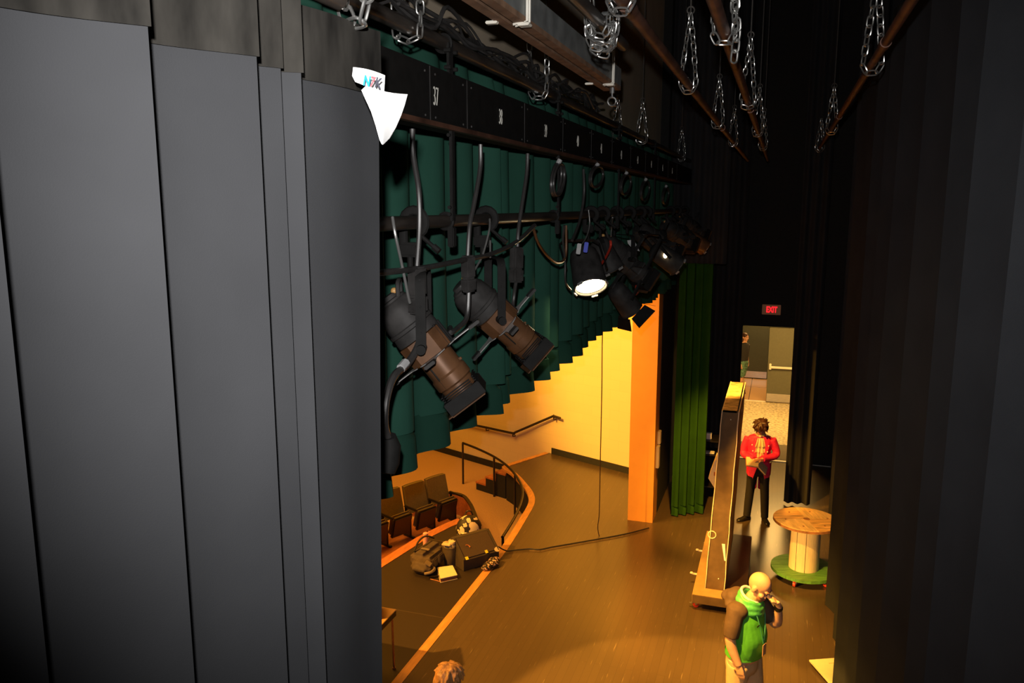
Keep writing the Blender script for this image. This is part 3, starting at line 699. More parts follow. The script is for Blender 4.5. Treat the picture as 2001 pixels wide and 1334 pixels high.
def ellipsoidal(y, label, A, Bp, detail=True, glow=False, sc=1.0):
    t = thing('ellipsoidal_spotlight', label, 'stage light', tuple(on_pipe(y)), 0, 'stage lights on the lighting pipe')
    A = V(A); d, s, u = frame(V(Bp) - A); L = (V(Bp) - A).length
    def at(x, a, b): return A + d * x * sc + s * a * sc + u * b * sc
    def axring(x, r, n=24, flat=0):
        R = []
        for k in range(n):
            th = 2 * PI * k / n; R.append(at(x, r * math.cos(th), r * math.sin(th)))
        return R
    bm_ = 'fixture_warmlit' if detail else 'fixcap'  # near barrels wear the painted warm spill, far ones stay dark
    mb = MB(); mb.loft([axring(x, r) for x, r in ((-.142, .02), (-.14, .07), (-.125, .092), (-.09, .108), (-.03, .114), (.0, .114), (.005, .122), (.02, .122), (.025, .114), (.055, .118), (.075, .118))])
    mb.build('lamp_housing', 'fixcap', t, True, True)
    c = MB(); c.loft([axring(x, r, 18) for x, r in ((-.175, .03), (-.17, .052), (-.15, .058), (-.145, .075), (-.135, .078))]); 
    c.tube(spline([at(-.14, -.06, .05), at(-.19, -.05, .085), at(-.20, 0, .095), at(-.19, .05, .085), at(-.14, .06, .05)], 4), .009, 8)
    c.build('lamp_cap', 'fixcap', t, True, True)
    k = MB(); k.ell(at(-.172, .02, .045), (.017 * sc,) * 3, 8); k.build('adjuster_knob', 'knob', t, True, True)
    # shutter barrel: flat sided
    mb = MB()
    def oct_(x, w, h, b): return [at(x, p, q) for p, q in ((w, b), (b, h), (-b, h), (-w, b), (-w, -b), (-b, -h), (b, -h), (w, -b))]
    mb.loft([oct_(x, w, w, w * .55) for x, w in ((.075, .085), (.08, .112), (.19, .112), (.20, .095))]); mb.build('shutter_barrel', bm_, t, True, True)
    f = MB()
    for j in range(5):
        th = math.radians(55 + 16 * j)
        f.tube([at(.07, .117 * math.cos(th), .117 * math.sin(th)), at(.20, .117 * math.cos(th), .117 * math.sin(th))], .007, 6)
    f.build('cooling_fin', 'blackmetal', t, True, True)
    mb = MB(); mb.loft([axring(x, r) for x, r in ((.19, .078), (.20, .09), (.30, .09), (.31, .098), (.36, .098), (.37, .088), (.42, .088))])
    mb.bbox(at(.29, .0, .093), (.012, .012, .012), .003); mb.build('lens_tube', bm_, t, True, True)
    sl = MB(); sl.tube([at(.2, .082, -.045), at(.36, .082, -.045)], .004, 6); sl.build('slot', 'seatblack', t, True, True)
    # colour frame holder with clips and ribs
    h = MB(); Rm = Matrix((s, u, d)).transposed()
    for (a, b, w, hh) in ((0, .098, .21, .012), (0, -.098, .21, .012), (.098, 0, .012, .21), (-.098, 0, .012, .21)):
        h.bbox(at(.45, a, b), (w * sc, hh * sc, .07 * sc), .003, Rm)
    for j in range(4):
        for sg in (1, -1): h.bbox(at(.385 + .012 * j, .0, sg * .093), (.15 * sc, .012 * sc, .005 * sc), .001, Rm); h.bbox(at(.385 + .012 * j, sg * .093, 0), (.012 * sc, .15 * sc, .005 * sc), .001, Rm)
    h.build('frame_holder', 'blackmetal', t, True, True)
    lip = MB(); lip.bbox(at(.485, 0, -.112), (.2 * sc, .03 * sc, .006 * sc), .002, Rm); lip.bbox(at(.485, .112, 0), (.03 * sc, .2 * sc, .006 * sc), .002, Rm); lip.build('frame_clip', 'fixture_warmlit', t, True, True)
    ln = MB(); ln.loft([axring(.421, .08), axring(.428, .05), axring(.431, .01)]); ln.build('lens', 'lampsmall' if glow else 'seatblack', t, True, True)
    # shutters
    for (a, b) in ((1, 0), (-1, 0), (0, 1), (0, -1)):
        q = MB(); n = s * a + u * b; w = d.cross(n)
        p0 = at(.195, a * .10, b * .10)
        def P3(o, ww): return p0 + n * o * sc + w * ww * sc
        pts = [(-.005, -.075), (.012, -.062), (.032, -.036), (.055, -.028), (.125, -.026), (.125, .026), (.055, .028), (.032, .036), (.012, .062), (-.005, .075)]
        q.prism([P3(o, ww) - d * .002 for o, ww in pts], d * .004); q2 = q.build('shutter_handle', 'shutter' if detail else 'fixcap', t, False, True)  # far handles get a darker colour for the shade along the pipe
        MB().bbox(P3(.15, 0), (.055, .05, .014), .003, Matrix((n, w, d)).transposed()).build('grip', 'fixcap', q2, True, True)
    # yoke: flat bar hanging plumb from the clamp
    pv = at(.12, 0, 0); y = pv.y; up = V((0, 0, 1)); W = .158 * sc / .84; Hh = (ZR - .19) - pv.z
    a1 = pv + s * W; a2 = pv - s * W; hd = s.cross(up); cr = .05
    path = [(W, 0)] + [(W, Hh - cr)] + [(W - cr + cr * math.cos(g), Hh - cr + cr * math.sin(g)) for g in (.4, .8, 1.2, 1.57)]
    path = path + [(-q, z) for q, z in path[::-1]]
    yk = MB(); rs = []
    for i, (q, z) in enumerate(path):
        q0, z0 = path[max(i - 1, 0)]; q1, z1 = path[min(i + 1, len(path) - 1)]
        tn = V((q1 - q0, z1 - z0)).normalized(); nn = s * (-tn.y) + up * tn.x; c = pv + s * q + up * z
        rs.append([c + nn * .003 + hd * .02, c - nn * .003 + hd * .02, c - nn * .003 - hd * .02, c + nn * .003 - hd * .02])
    yk.loft(rs)
    for q in (a1, a2):
        sg = 1 if q is a1 else -1; yk.cyl(q + s * .025 * sg, q - s * .05 * sg, .02, n=12)
    yk.build('yoke', 'blackmetal', t, True, True)
    t2 = on_pipe(y)
    clamp(t, y)
    if detail:
        nb = MB()
        for j in (1, 4, 7): nb.cyl(a1 + up * (.03 + .035 * j) + s * .004, a1 + up * (.03 + .035 * j) + s * .008, .005, n=6)
        nb.build('yoke_bolt', 'blackmetal', t, True, True)
        text('stencil', '750', .05, 'greytape', t, tuple(at(-.02, -.118, .02)), Matrix((d * .6 - u * .8, d * .8 + u * .6, -s)).transposed(), .8, .0005, True)
    return t
ellipsoidal(3.24, 'ellipsoidal stage light nearest the black drape, under the pipe', onX(800, 632, -1.44), V((-1.20, 3.05, 4.435)), sc=.84)
ellipsoidal(4.12, 'second ellipsoidal stage light on the pipe, in front of the green valance', onX(938, 592, -1.44), V((-1.17, 3.955, 4.47)), sc=.86)
# shadowed lights farther along the pipe
far_lights = [(7.05, V((-1.44, 7.15, 4.85)), V((-1.17, 7.4, 4.58)), 'dark ellipsoidal light right of the lit can, aimed at the orange pier', False),
              (8.75, V((-1.40, 8.8, 4.93)), V((-1.15, 9.1, 4.73)), 'dark ellipsoidal light with a small bright gap, left of the farthest pair', False),
              (10.7, V((-1.40, 10.8, 4.93)), V((-1.15, 11.15, 4.72)), 'dark ellipsoidal light second from the far end of the pipe', False),
              (12.4, V((-1.40, 12.45, 4.98)), V((-1.15, 12.8, 4.78)), 'farthest dark ellipsoidal light on the lighting pipe', False)]
for y, a, b, lb, gl in far_lights: ellipsoidal(y, lb, a, b, False, gl)
def par_can(y, label, A, Bp, r=.11, L=.30, lit=False, doors=False, m='fixcap', small=None):
    t = thing('fresnel_spotlight', label, 'stage light', tuple(on_pipe(y)), 0, 'round can lights on the lighting pipe')
    A = V(A); d, s, u = frame(V(Bp) - A)
    def axring(x, rr, n=28): return [A + d * x + s * rr * math.cos(2 * PI * k / n) + u * rr * math.sin(2 * PI * k / n) for k in range(n)]
    mb = MB(); mb.loft([axring(x * L, rr * r) for x, rr in ((-.55, .2), (-.53, .55), (-.45, .8), (-.3, .9), (.1, .95), (.3, 1.0), (.5, 1.0), (.5, .93), (.42, .9))], cap=True)
    mb.build('can', m, t, True, True)
    rim = MB(); rim.torus(A + d * L * .5, r * .98, .008, s, u, 28, 8); rim.build('rim', m, t, True, True)
    ln = MB(); ln.loft([axring(.455 * L, .86 * r), axring(.475 * L, .6 * r), axring(.485 * L, .1 * r)]); ln.build('lens', 'lamp' if lit else 'seatblack', t, True, True)
    if small: 
        g = MB(); g.ell(A + V(small), (.02, .012, .028), 8); g.build('light_leak', 'lampsmall', t, True, True)
    if doors:
        for (a, b) in ((1, 0), (-1, 0), (0, 1), (0, -1)):
            n = s * a + u * b; w = d.cross(n); p0 = A + d * L * .52 + n * r; e = (d * .8 + n * .6)
            MB().prism([p0 - w * r * .9, p0 + w * r * .9, p0 + e * .11 + w * r * 1.1, p0 + e * .11 - w * r * 1.1], n * .003).build('barn_door', 'blackmetal', t, False, True)
    else:
        cl = MB()
        for g in (.6, 2.4, 4.2, 5.6):
            o = s * math.cos(g) + u * math.sin(g); cl.bbox(A + d * L * .53 + o * r * 1.02, (.05, .012, .02), .003, Matrix((d.cross(o), o, d)).transposed())
        cl.build('frame_clip', 'shutter', t, True, True)
    W = r + .035; tp = on_pipe(y) + V((-.02, 0, -.2)); up = (tp - A); up = (up - s * up.dot(s)); Hh = max(.12, up.length); up = up.normalized()
    a1, a2 = A + s * W, A - s * W
    full = [a1, a1 + up * (Hh - .04), a1 + up * Hh - s * .04, a2 + up * Hh + s * .04, a2 + up * (Hh - .04), a2]
    MB().tube(full, [(.005, .018)] * 6, 8).build('yoke', 'blackmetal', t, True, True)
    clamp(t, y); return t
LIT = onX(1155, 563, -1.34)
ld_ = V((.32, -.50, -.80)).normalized()
par_can(6.18, 'lit can light with a glowing white opening on the pipe', LIT - ld_ * .17, LIT, .128, .32, True)
q = onX(1228, 598, -1.32); dd = V((.45, .45, -.75)).normalized()
par_can(7.85, 'dark can light with barn doors beside the orange pier', q - dd * .1, q + dd * .05, .105, .30, False, True)
for (u, v, x, py, lb, mm) in ((1300, 499, -1.13, 9.75, 'dark round light with a small bright leak, third from the far end', 'fixcap'), (1360, 469, -1.13, 11.9, 'brownish round light with a bright leak near the far end of the pipe', 'fixture_warmlit')):
    q = onX(u, v, x); A_ = q + ray(u, v).normalized() * .13 + V((0, 0, -.02)); dd = V((.62, .35, -.45)).normalized()
    par_can(A_.y, lb, A_, A_ + dd * .2, .115, .32, m=mm, small=tuple(q - A_))
par_can(6.62, 'dark can light just behind the lit one on the pipe', V((-1.40, 6.66, 4.84)), V((-1.25, 6.71, 4.54)), .10, .28)
# connectors and cables
def plug(label, pts, conn_u=None, r=.011, m='cable', group='cables hanging from the numbered strip'):
    t = thing('power_cable', label, 'cable', tuple(pts[0]), 0, group)
    MB().tube(spline(pts, 7), r, 8).build('cord', m, t, True, True)
    return t
def connector(t, a, b, w=.05):
    a, b = V(a), V(b); z = (b - a).normalized(); x = V((.35, .94, 0)).normalized(); x = (x - z * x.dot(z)).normalized(); y = z.cross(x)
    R = Matrix((x, y, z)).transposed()
    o = MB(); L = (b - a).length
    o.bbox((a + b) / 2 - z * L * .18, (w * 1.05, .045, L * .62), .008, R); o.bbox((a + b) / 2 + z * L * .3, (w * 1.15, .05, L * .4), .01, R); c = o.build('connector', 'fixcap', t, True, True)
    for k, ww in ((.35, 0), (.47, 0), (.85, -.35), (.85, .35)): MB().ell(a + z * L * k + x * w * ww - y * .026, (.005, .005, .005), 5).build('screw', 'galv', c, True, True)
xc = -1.36
def at(u, v, x=xc): return onX(u, v, x)
t = plug('grey cable dropping from the strip to the nearest stage light', [at(806, 252), at(807, 300), at(818, 370), at(820, 440), at(815, 520)])
connector(t, at(814, 520), at(817, 612), .07)
MB().tube(spline([at(818, 612), at(822, 650), at(815, 680), at(795, 712), at(770, 735), at(755, 780), at(752, 830), at(760, 860)], 7), .015, 8).build('tail_cord', 'cable', t, True, True)
pg = MB(); pg.tube([at(759, 852), at(762, 870), at(760, 905), at(757, 925)], [.03, .042, .04, .028], 10); pg.build('cord_plug', 'blackmetal', t, True, True)
mb = MB(); mb.tube([at(793, 708), at(783, 720)], .018, 8); mb.build('tag', 'greytape', t, True, True)
t = plug('grey cable dropping from the strip to the second stage light', [at(939, 282), at(938, 330), at(926, 400), at(918, 440), at(914, 500)])
connector(t, at(914, 498), at(916, 570), .06)
MB().tube(spline([at(916, 570), at(912, 620), at(895, 640), at(880, 650), at(880, 640, -1.42)], 7), .012, 8).build('tail_cord', 'cable', t, True, True)
t = plug('third cable from the strip ending in a plug beside the second light', [at(1031, 300), at(1029, 340), at(1020, 400), at(1013, 450), at(1011, 482)])
connector(t, at(1010, 482), at(1008, 552), .075)
MB().tube(spline([at(1008, 552), at(1003, 590), at(1000, 640, -1.40)], 7), .01, 8).build('tail_cord', 'cable', t, True, True)
plug('light steel safety cable left of the nearest stage light', [at(767, 424, -1.38), at(773, 460), at(786, 520), at(797, 575), at(801, 592)], r=.006, m='wire')
plug('light steel safety cable of the second stage light', [at(957, 428, -1.38), at(956, 450), at(943, 498), at(926, 530), at(922, 540)], r=.005, m='wire')
plug('thin steel wire down to the second yoke', [at(958, 470, -1.38), at(958, 503)], r=.005, m='wire')
plug('black cable swagged across in front of the two nearest lights', [at(720, 534), at(760, 531), at(830, 523), at(900, 509), at(960, 496), at(1010, 472), at(1045, 440)], r=.012)
plug('orange lit cable loop left of the lit can', [at(1043, 448), at(1052, 475), at(1070, 500), at(1090, 513), at(1105, 500), at(1106, 440)], r=.009, m='fixture_warmlit')  # orange lamp light painted into the cord colour
def coil(label, cu, cv, rx, rz, n=3, m='cable', tie=True):
    c = at(cu, cv); t = thing('cable_coil', label, 'cable', tuple(c), 0, 'coiled cables hung under the strip')
    pts = []
    for k in range(16 * n + 1):
        a = 2 * PI * k / 16; pts.append(c + V((.012 * math.sin(a * .33), rx * math.sin(a) * (1 + .06 * math.sin(a / 3)) + rx * .35 * math.cos(a), rz * math.cos(a) * (1 + .05 * math.cos(a / 2.3)))))
    MB().tube(spline([c + V((0, .0, rz * 1.35))] + pts, 2), .009, 7).build('cord', m, t, True, True)
    MB().tube([c + V((0, -.0, rz * .95)), c + V((.01, .01, rz * 1.2))], .016, 8).build('tie', 'greytape', t, True, True)
coil('black cable coil tied up under the strip left of the lit can', 1090, 350, .13, .10)
coil('black cable coil tied up right above the lit can', 1165, 345, .20, .08, 2)
coil('faint cable coil right of the one above the lit can', 1222, 360, .22, .09, 2)
for (u, v, lb) in ((1300, 382, 'faint cable coil above the small bright leaks'), (1260, 372, 'faint cable coil between the two above the lit lamps')): coil(lb, u, v, .24, .10, 2)
plug('dark cable falling past the lit can to the pipe', [at(1140, 330), at(1141, 380), at(1133, 430), at(1118, 470)], r=.01)
plug('pale thin safety wire looping over the lit can', [at(1150, 410, -1.37), at(1152, 440), at(1145, 465), at(1134, 480)], r=.005, m='wire')
plug('long dark cable down the left of the lit can', [at(1103, 440, -1.34), at(1100, 470), at(1104, 510), at(1105, 550), at(1115, 566)], r=.007)
plug('thin red cord beside the lit can', [at(1193, 470, -1.30), at(1193, 482, -1.30), at(1185, 500, -1.30), at(1174, 517, -1.30)], r=.010, m='redcable')
plug('short red cord below the dark can light with barn doors', [at(1245, 548, -1.25), at(1243, 562, -1.25), at(1242, 575, -1.25), at(1247, 571, -1.25)], r=.009, m='redcable')
plug('bright thin wire above the red cord', [at(1197, 425, -1.32), at(1195, 445, -1.38), at(1194, 462, -1.38)], r=.006, m='wire')
for (u, v, mm, lb) in ((1131, 486, 'greytape', 'grey tape flag on top of the lit can'), (1145, 483, 'bluetape', 'blue tape flag on top of the lit can')):
    c = at(u, v, -1.33); o = MB().bbox((0, 0, 0), (.03, .012, .075), .004); o = o.build('tape_flag', mm); o.location = c; o.rotation_euler = (.1, .12, .3); tag(o, lb, 'tape')
c = at(1235, 480, -1.33); o = MB().sheet([[(-.045, 0, .05), (0, .01, .055), (.02, .015, .05)], [(-.04, 0, .02), (0, .01, .02), (.045, .01, .0)], [(-.0, 0, -.02), (.03, 0, -.04), (.075, .0, -.05)]], .002, (0, -1, 0)).build('tape_flag', 'greytape'); o.location = c; tag(o, 'crumpled grey tape flag on a dark light right of the red cord', 'tape')
# rope hanging over the apron
p0 = V((-2.55, 12.2, 6.0)); pts = [onY(1181, 560, 12.0), onY(1177, 660, 12.0), onY(1176, 760, 12.0), onY(1173, 900, 12.0), onY(1171, 1000, 12.0), onY(1168, 1030, 12.0), onY(1172, 1052, 11.98)]
mb = MB().tube(spline([pts[0] + V((0, 0, 2.2))] + pts, 6), .008, 7); mb.cyl(pts[-1], pts[-1] + V((.03, 0, -.09)), .02, .016, 10)
tag(mb.build('hanging_cable', 'rope'), 'thin dark cable hanging in front of the bright cream wall', 'cable')
# paper on the near drape
t = thing('paper_sheet', 'white printed paper curling off the edge of the near black drape', 'paper', (-.87, 1.6, 5.4))
def pp(u, v, y): return onY(u, v, y)
rows = []
def row(l, r, v0, v1, yl, yr, bow=0): return [pp(l + (r - l) * k / 6, v0 + (v1 - v0) * k / 6 + bow * math.sin(PI * k / 6), yl + (yr - yl) * (k / 6) + .012 * math.sin(PI * k / 6)) for k in range(7)]
rows = [row(690, 752, 131, 147, 1.55, 1.60, -3), row(688, 751, 148, 165, 1.55, 1.6, -2), row(694, 750, 160, 182, 1.55, 1.59)]
MB().sheet(rows, .0015, (0, 1, 0)).build('top_sheet', 'paper', t, True, True)
rows = [row(690, 796, 151, 184, 1.54, 1.50, 6), row(701, 790, 171, 205, 1.54, 1.48, 3), row(714, 783, 194, 226, 1.54, 1.46, 2), row(725, 773, 218, 249, 1.54, 1.47, 2), row(735, 761, 249, 270, 1.54, 1.50), row(742, 750, 274, 281, 1.54, 1.53), row(746, 748, 282, 283, 1.54, 1.54)]
# cut the upper left so the printed strip shows above the curl
rows[0] = row(716, 796, 167, 184, 1.54, 1.50, 4); rows[1] = row(706, 790, 176, 206, 1.54, 1.48, 2)
MB().sheet(rows, .0015, (0, 1, 0)).build('curled_sheet', 'paper', t, True, True)
fr = (onY(740, 160, 1.56) - onY(715, 154, 1.56)).normalized(); up = V((0, 0, 1)); nn = fr.cross(up).normalized(); up = nn.cross(fr)
Rt = Matrix((fr, up, nn)).transposed()
for ch, u, v, mm in (('N', 717, 159, 'blueprint'), ('7', 728, 161, 'rosink'), ('K', 739, 163, 'blackink')):
    text('print', ch, .028, mm, t, tuple(onY(u, v, 1.535)), Rt, .75, .0005, True, bold=.001)
# ================================================================== STAGE PROPS
def rotm(rz): return Euler((0, 0, rz)).to_matrix()
def caster(parent, loc, h, rz=0.0, brake=True):
    # loc: mounting point in parent space, wheel reaches h below
    c = MB(); l = V(loc); r = h * .36; R = rotm(rz)
    c.bbox(l + V((0, 0, -.006)), (.07, .07, .01), .002, R)
    w = l + V((0, 0, -(h - r)))
    for sg in (1, -1): c.bbox((l + w) / 2 + R @ V((0, sg * .022, 0)), (.03, .005, h - r), .002, R)
    if brake: c.bbox(w + R @ V((-.055, 0, r * .7)), (.06, .03, .008), .002, R)
    f = c.build('caster', 'steel', parent)
    wb = MB(); ax = R @ V((0, 1, 0)); wb.cyl(w - ax * .016, w + ax * .016, r, n=20); wb.cyl(w - ax * .019, w + ax * .019, r * .4, n=12)
    tag(wb.build('wheel', 'casterred', f), 'red caster wheel')
    return f
# rolling flat
FX, FY = -.60, 10.25
t = thing('rolling_flat', 'tall narrow brown set wall on a rolling platform with red casters', 'set piece', (FX, FY, 0))
def fl(x, y, z): return V((x - FX, y - FY, z))
Z0, Z1 = .22, 2.67
def xl(z): return -.735 + (.13) * z / Z1
def xr(z): return -.475 + (.085) * z / Z1
YB = 12.08
def slab(x0f, x1f, ya, yb, name, m, n=10, zt=lambda y: Z1, wav=0.0):
    rows = []
    for i in range(n + 1):
        z = Z0 + (Z1 - Z0) * i / n; w = wav * math.sin(i * 2.1)
        rows.append([fl(x0f(z) + w, ya, z), fl(x1f(z) + w, ya, z), fl(x1f(z) + w, yb, z), fl(x0f(z) + w, yb, z)])
    return MB().loft(rows).build(name, m, t, False)
slab(lambda z: xl(z) + .012, lambda z: xr(z) - .014, FY + .012, FY + .04, 'front_board', 'flatbrown')
slab(lambda z: xl(z) + .012, lambda z: xr(z) - .014, YB - .04, YB - .012, 'back_board', 'flatbrown')
slab(lambda z: xl(z), lambda z: xl(z) + .010, FY, YB, 'side_panel', 'rawedge', 12, wav=.003)
p = slab(lambda z: xr(z) - .010, lambda z: xr(z), FY, YB, 'side_panel', 'rawedge', 12, wav=.004)
tag(slab(lambda z: xr(z), lambda z: xr(z) + .004, FY + .012, YB, 'painted_face', 'flatpink', 12, wav=.004), 'rose brown face brightened for bounced light')  # bounced light put into the colour of this side
tag(slab(lambda z: xl(z) - .004, lambda z: xl(z), FY + .012, YB, 'painted_face', 'flatbrown', 12, wav=.003), 'brown painted face')
tp = MB(); rows = []
for k in range(9):
    y = FY + .012 + (YB - FY - .024) * k / 8; dz = .0
    rows.append([fl(xl(Z1) + .01, y, Z1 - .02 + dz), fl(xr(Z1) - .03, y, Z1 - .02 + dz), fl(xr(Z1) - .03, y, Z1 + dz), fl(xl(Z1) + .01, y, Z1 + dz)])
tag(tp.loft(rows).build('top_board', 'topwood', t, False), 'paint streaked yellow wood top')
pl = MB(); pl.bbox(fl(-.665, 11.13, .165), (.40, 2.2, .11), .004); tag(pl.build('platform', 'platform', t), 'tan lit half of the platform')  # lit tone painted on this half of the platform
pl = MB(); pl.bbox(fl(-.325, 11.13, .165), (.275, 2.2, .11), .004); tag(pl.build('platform', 'platshade_black', t), 'platform half coloured black for the shadow of the flat')  # same platform, with the flat's shadow painted as a dark half
tag(MB().bbox(fl(-.53, 10.022, .165), (.66, .02, .112), .003).build('edge_board', 'flatbrown', t), 'brown front edge')
for x, y in ((-.82, 10.12), (-.26, 10.12), (-.82, 12.12), (-.26, 12.12)): caster(t, fl(x, y, .112), .108, .4)
for y in (10.75, 11.55):
    h = MB(); h.bbox(fl(-.90, y, .17), (.08, .035, .02), .006); h.bbox(fl(-.945, y - .01, .185), (.04, .05, .016), .005); h.build('latch', 'strip', t)
q = onY(1392, 1045, 10.25); MB().torus(fl(q.x - .005, 10.26, q.z), .05, .007, (.2, 0, 0), (0, 0, 1), 20, 6).build('rope_loop', 'rawedge', t)
q0, q1 = onY(1412, 1063, 10.24), onY(1416, 1096, 10.24); MB().prism([fl(q0.x - .01, 10.255, q0.z), fl(q0.x + .03, 10.255, q0.z), fl(q1.x + .014, 10.255, q1.z), fl(q1.x - .005, 10.255, q1.z)], (0, -.004, 0)).build('tape_patch', 'paper', t)
for (u, v) in ((1404, 1131), (1428, 820)):
    q = onY(u, v, 10.25); MB().ell(fl(q.x, 10.258, q.z), (.008, .005, .008), 5).build('screw', 'paper', t)
# white boxy shelf bracket on its left side
sh = MB(); P_ = [onY(u, v, 10.9) for u, v in ((1409, 897), (1397, 899), (1384, 934), (1394, 950), (1402, 965), (1400, 990), (1404, 997), (1409, 990))]
sh.prism([V((p.x - FX, 10.9 - FY, p.z)) for p in P_], (0, .35, 0)); b_ = sh.build('wall_box', 'shade', t, False); tag(b_, 'ivory faceted box on the hidden face')
q0, q1 = onY(1395, 922, 10.89), onY(1402, 930, 10.89); MB().box(((q0.x + q1.x) / 2 - FX, 10.893 - FY, (q0.z + q1.z) / 2), (abs(q1.x - q0.x), .006, abs(q1.z - q0.z))).build('label_strip', 'redwood', b_)
# cable spool table
c0 = onZ(1570, 1106, .17)
def zfor(y, u, v): return onY(u, v, y).z
zt_ = zfor(c0.y, 1571, 1013)
RS = .445
t = thing('cable_spool_table', 'wooden cable spool with orange top and green base on red casters', 'spool table', (c0.x, c0.y, 0), .35)
def wedge_disc(z, th, R, segs, mats, name):
    for i, (a0, a1) in enumerate(segs):
        n = 14; pts = [V((0, 0, z))] if a1 - a0 < 2 * PI - .01 else []
        pts += [V((R * math.cos(a0 + (a1 - a0) * k / n), R * math.sin(a0 + (a1 - a0) * k / n), z)) for k in range(n + 1)]
        MB().prism(pts, (0, 0, th)).build(name, mats[i % len(mats)], t, False)
wedge_disc(zt_ - .045, .045, RS, [(k * PI / 2 + .006, (k + 1) * PI / 2 - .006) for k in range(4)], ['plylight', 'plywood', 'plylight', 'plywood'], 'top_quarter')
rm = MB(); rm.lathe([(RS - .02, zt_ - .04), (RS + .006, zt_ - .04), (RS + .006, zt_ - .008), (RS - .02, zt_ - .008)], n=48, cap=False); rm.build('rim', 'plydark', t)
MB().lathe([(.045, zt_), (.045, zt_ + .004), (.01, zt_ + .004)], n=16).build('hub_plate', 'plydark', t)
for k in range(6): a = k * 1.05; MB().cyl((.3 * math.cos(a), .3 * math.sin(a), zt_ - .001), (.3 * math.cos(a), .3 * math.sin(a), zt_ + .006), .014, n=8).build('bolt_head', 'plydark', t)
for k in range(10):
    a0 = 2 * PI * k / 10 + .02; a1 = 2 * PI * (k + 1) / 10 - .02; r = .205
    pts = [V((r * math.cos(a0 + (a1 - a0) * j / 4), r * math.sin(a0 + (a1 - a0) * j / 4), .16)) for j in range(5)] + [V(((r - .02) * math.cos(a1 + (a0 - a1) * j / 4), (r - .02) * math.sin(a1 + (a0 - a1) * j / 4), .16)) for j in range(5)]
    MB().prism(pts, (0, 0, zt_ - .205)).build('stave', 'stave', t, False)
MB().lathe([(.18, .16), (.18, zt_ - .05)], n=24).build('core', 'plydark', t)
for k in range(5):
    # planked green base disc
    y0 = -RS + k * 2 * RS / 5 + .004; y1 = y0 + 2 * RS / 5 - .008; pts = []
    for j in range(9): y = y0 + (y1 - y0) * j / 8; pts.append(V((math.sqrt(max(0, RS * RS - y * y)), y, .115)))
    for j in range(9): y = y1 + (y0 - y1) * j / 8; pts.append(V((-math.sqrt(max(0, RS * RS - y * y)), y, .115)))
    MB().prism(pts, (0, 0, .045)).build('base_plank', 'spoolgreen', t, False)
for a in (-2.25, -.95, .65, 2.2): caster(t, (.36 * math.cos(a), .36 * math.sin(a), .116), .112, a)
# foam board sign lying by the right drape
A = onZ(1581, 1290, .05); ab = (onZ(1662, 1284, .05) - A).normalized(); ac = (onZ(1632, 1334, .05) - A); ac = (ac - ab * ac.dot(ab)).normalized()
t = thing('sign_board', 'white board with printed lines and red rules lying beside the right drape', 'sign board', tuple(A))
R = Matrix((ab, ac, ab.cross(ac))).transposed()
cen = ab * .40 + ac * .36
MB().bbox(cen + V((0, 0, -.0)), (.80, .72, .02), .002, R).build('board', 'sign', t)
MB().bbox(cen + V((0, 0, -.03)), (.76, .68, .04), .002, R).build('backing', 'platshade_black', t)
ln = MB(); rnd = random.Random(4)
for k in range(11):
    y = .15 + k * .028
    if k in (7, 8, 10): continue
    ln.box(ab * (.2 + .27) + ac * y + V((0, 0, .0105)), (.5, .007, .001), R)
ln.box(ab * .29 + ac * .10 + V((0, 0, .0105)), (.2, .016, .001), R); ln.build('print', 'ink', t, False)
rl_ = MB()
for y in (.355, .47): rl_.box(ab * .53 + ac * y + V((0, 0, .0105)), (.52, .010, .001), R)
rl_.build('rule', 'redink', t, False)
# table at the left with laptop
P1 = onZ(775, 1190, .74)
t = thing('folding_table', 'beige topped table with black edge and orange lit metal leg beside the near drape', 'table', (P1.x - .6, P1.y - .35, 0))
MB().bbox((0, 0, .735), (1.2, .7, .012), .004).build('tabletop', 'tabletop', t)
MB().bbox((0, 0, .695), (1.195, .695, .068), .006).build('apron', 'tableedge', t)
for sx in (1, -1):
    for sy in (1, -1):
        l = MB(); l.tube([(sx * .56, sy * .31, .68), (sx * .555, sy * .335, .02)], .013, 10); l.cyl((sx * .555, sy * .335, .025), (sx * .555, sy * .335, 0), .018, .02, 10); l.build('leg', 'leg_warmlit', t)
t = thing('laptop', 'open pale laptop on the beige topped table', 'laptop', (P1.x - .30, P1.y - .20, .741), math.radians(-62))
MB().bbox((0, 0, .009), (.34, .24, .016), .004).build('base', 'laptop', t)
MB().bbox((0, .155, .12), (.34, .008, .235), .003, Euler((-.30, 0, 0)).to_matrix()).build('screen', 'laptop', t)
# things left on the pit cover
t = thing('binder', 'thick cream binder lying on the black pit cover', 'binder', tuple(onZ(874, 1116, 0)))
cs = [onZ(u, v, .07) for u, v in ((855, 1108), (884, 1104), (893, 1122), (861, 1129))]; o = onZ(874, 1116, 0)
MB().prism([c - o - V((0, 0, .064)) for c in cs], (0, 0, .05)).build('pages', 'binderedge', t, False)
cc = sum(cs, V((0, 0, 0))) / 4
MB().prism([cc + (c - cc) * 1.04 - o - V((0, 0, .014)) for c in cs], (0, 0, .010)).build('cover', 'binder', t, False)
MB().prism([cc + (c - cc) * 1.04 - o - V((0, 0, .0695)) for c in cs], (0, 0, .006)).build('cover', 'binder', t, False)
o = onZ(832, 1068, 0)
t = thing('water_bottle', 'pink water bottle standing by the orange floor lip', 'bottle', (o.x, o.y, 0))
MB().lathe([(.035, 0), (.043, .008), (.043, .17), (.04, .19)], n=24).build('bottle_body', 'pinkbottle', t)
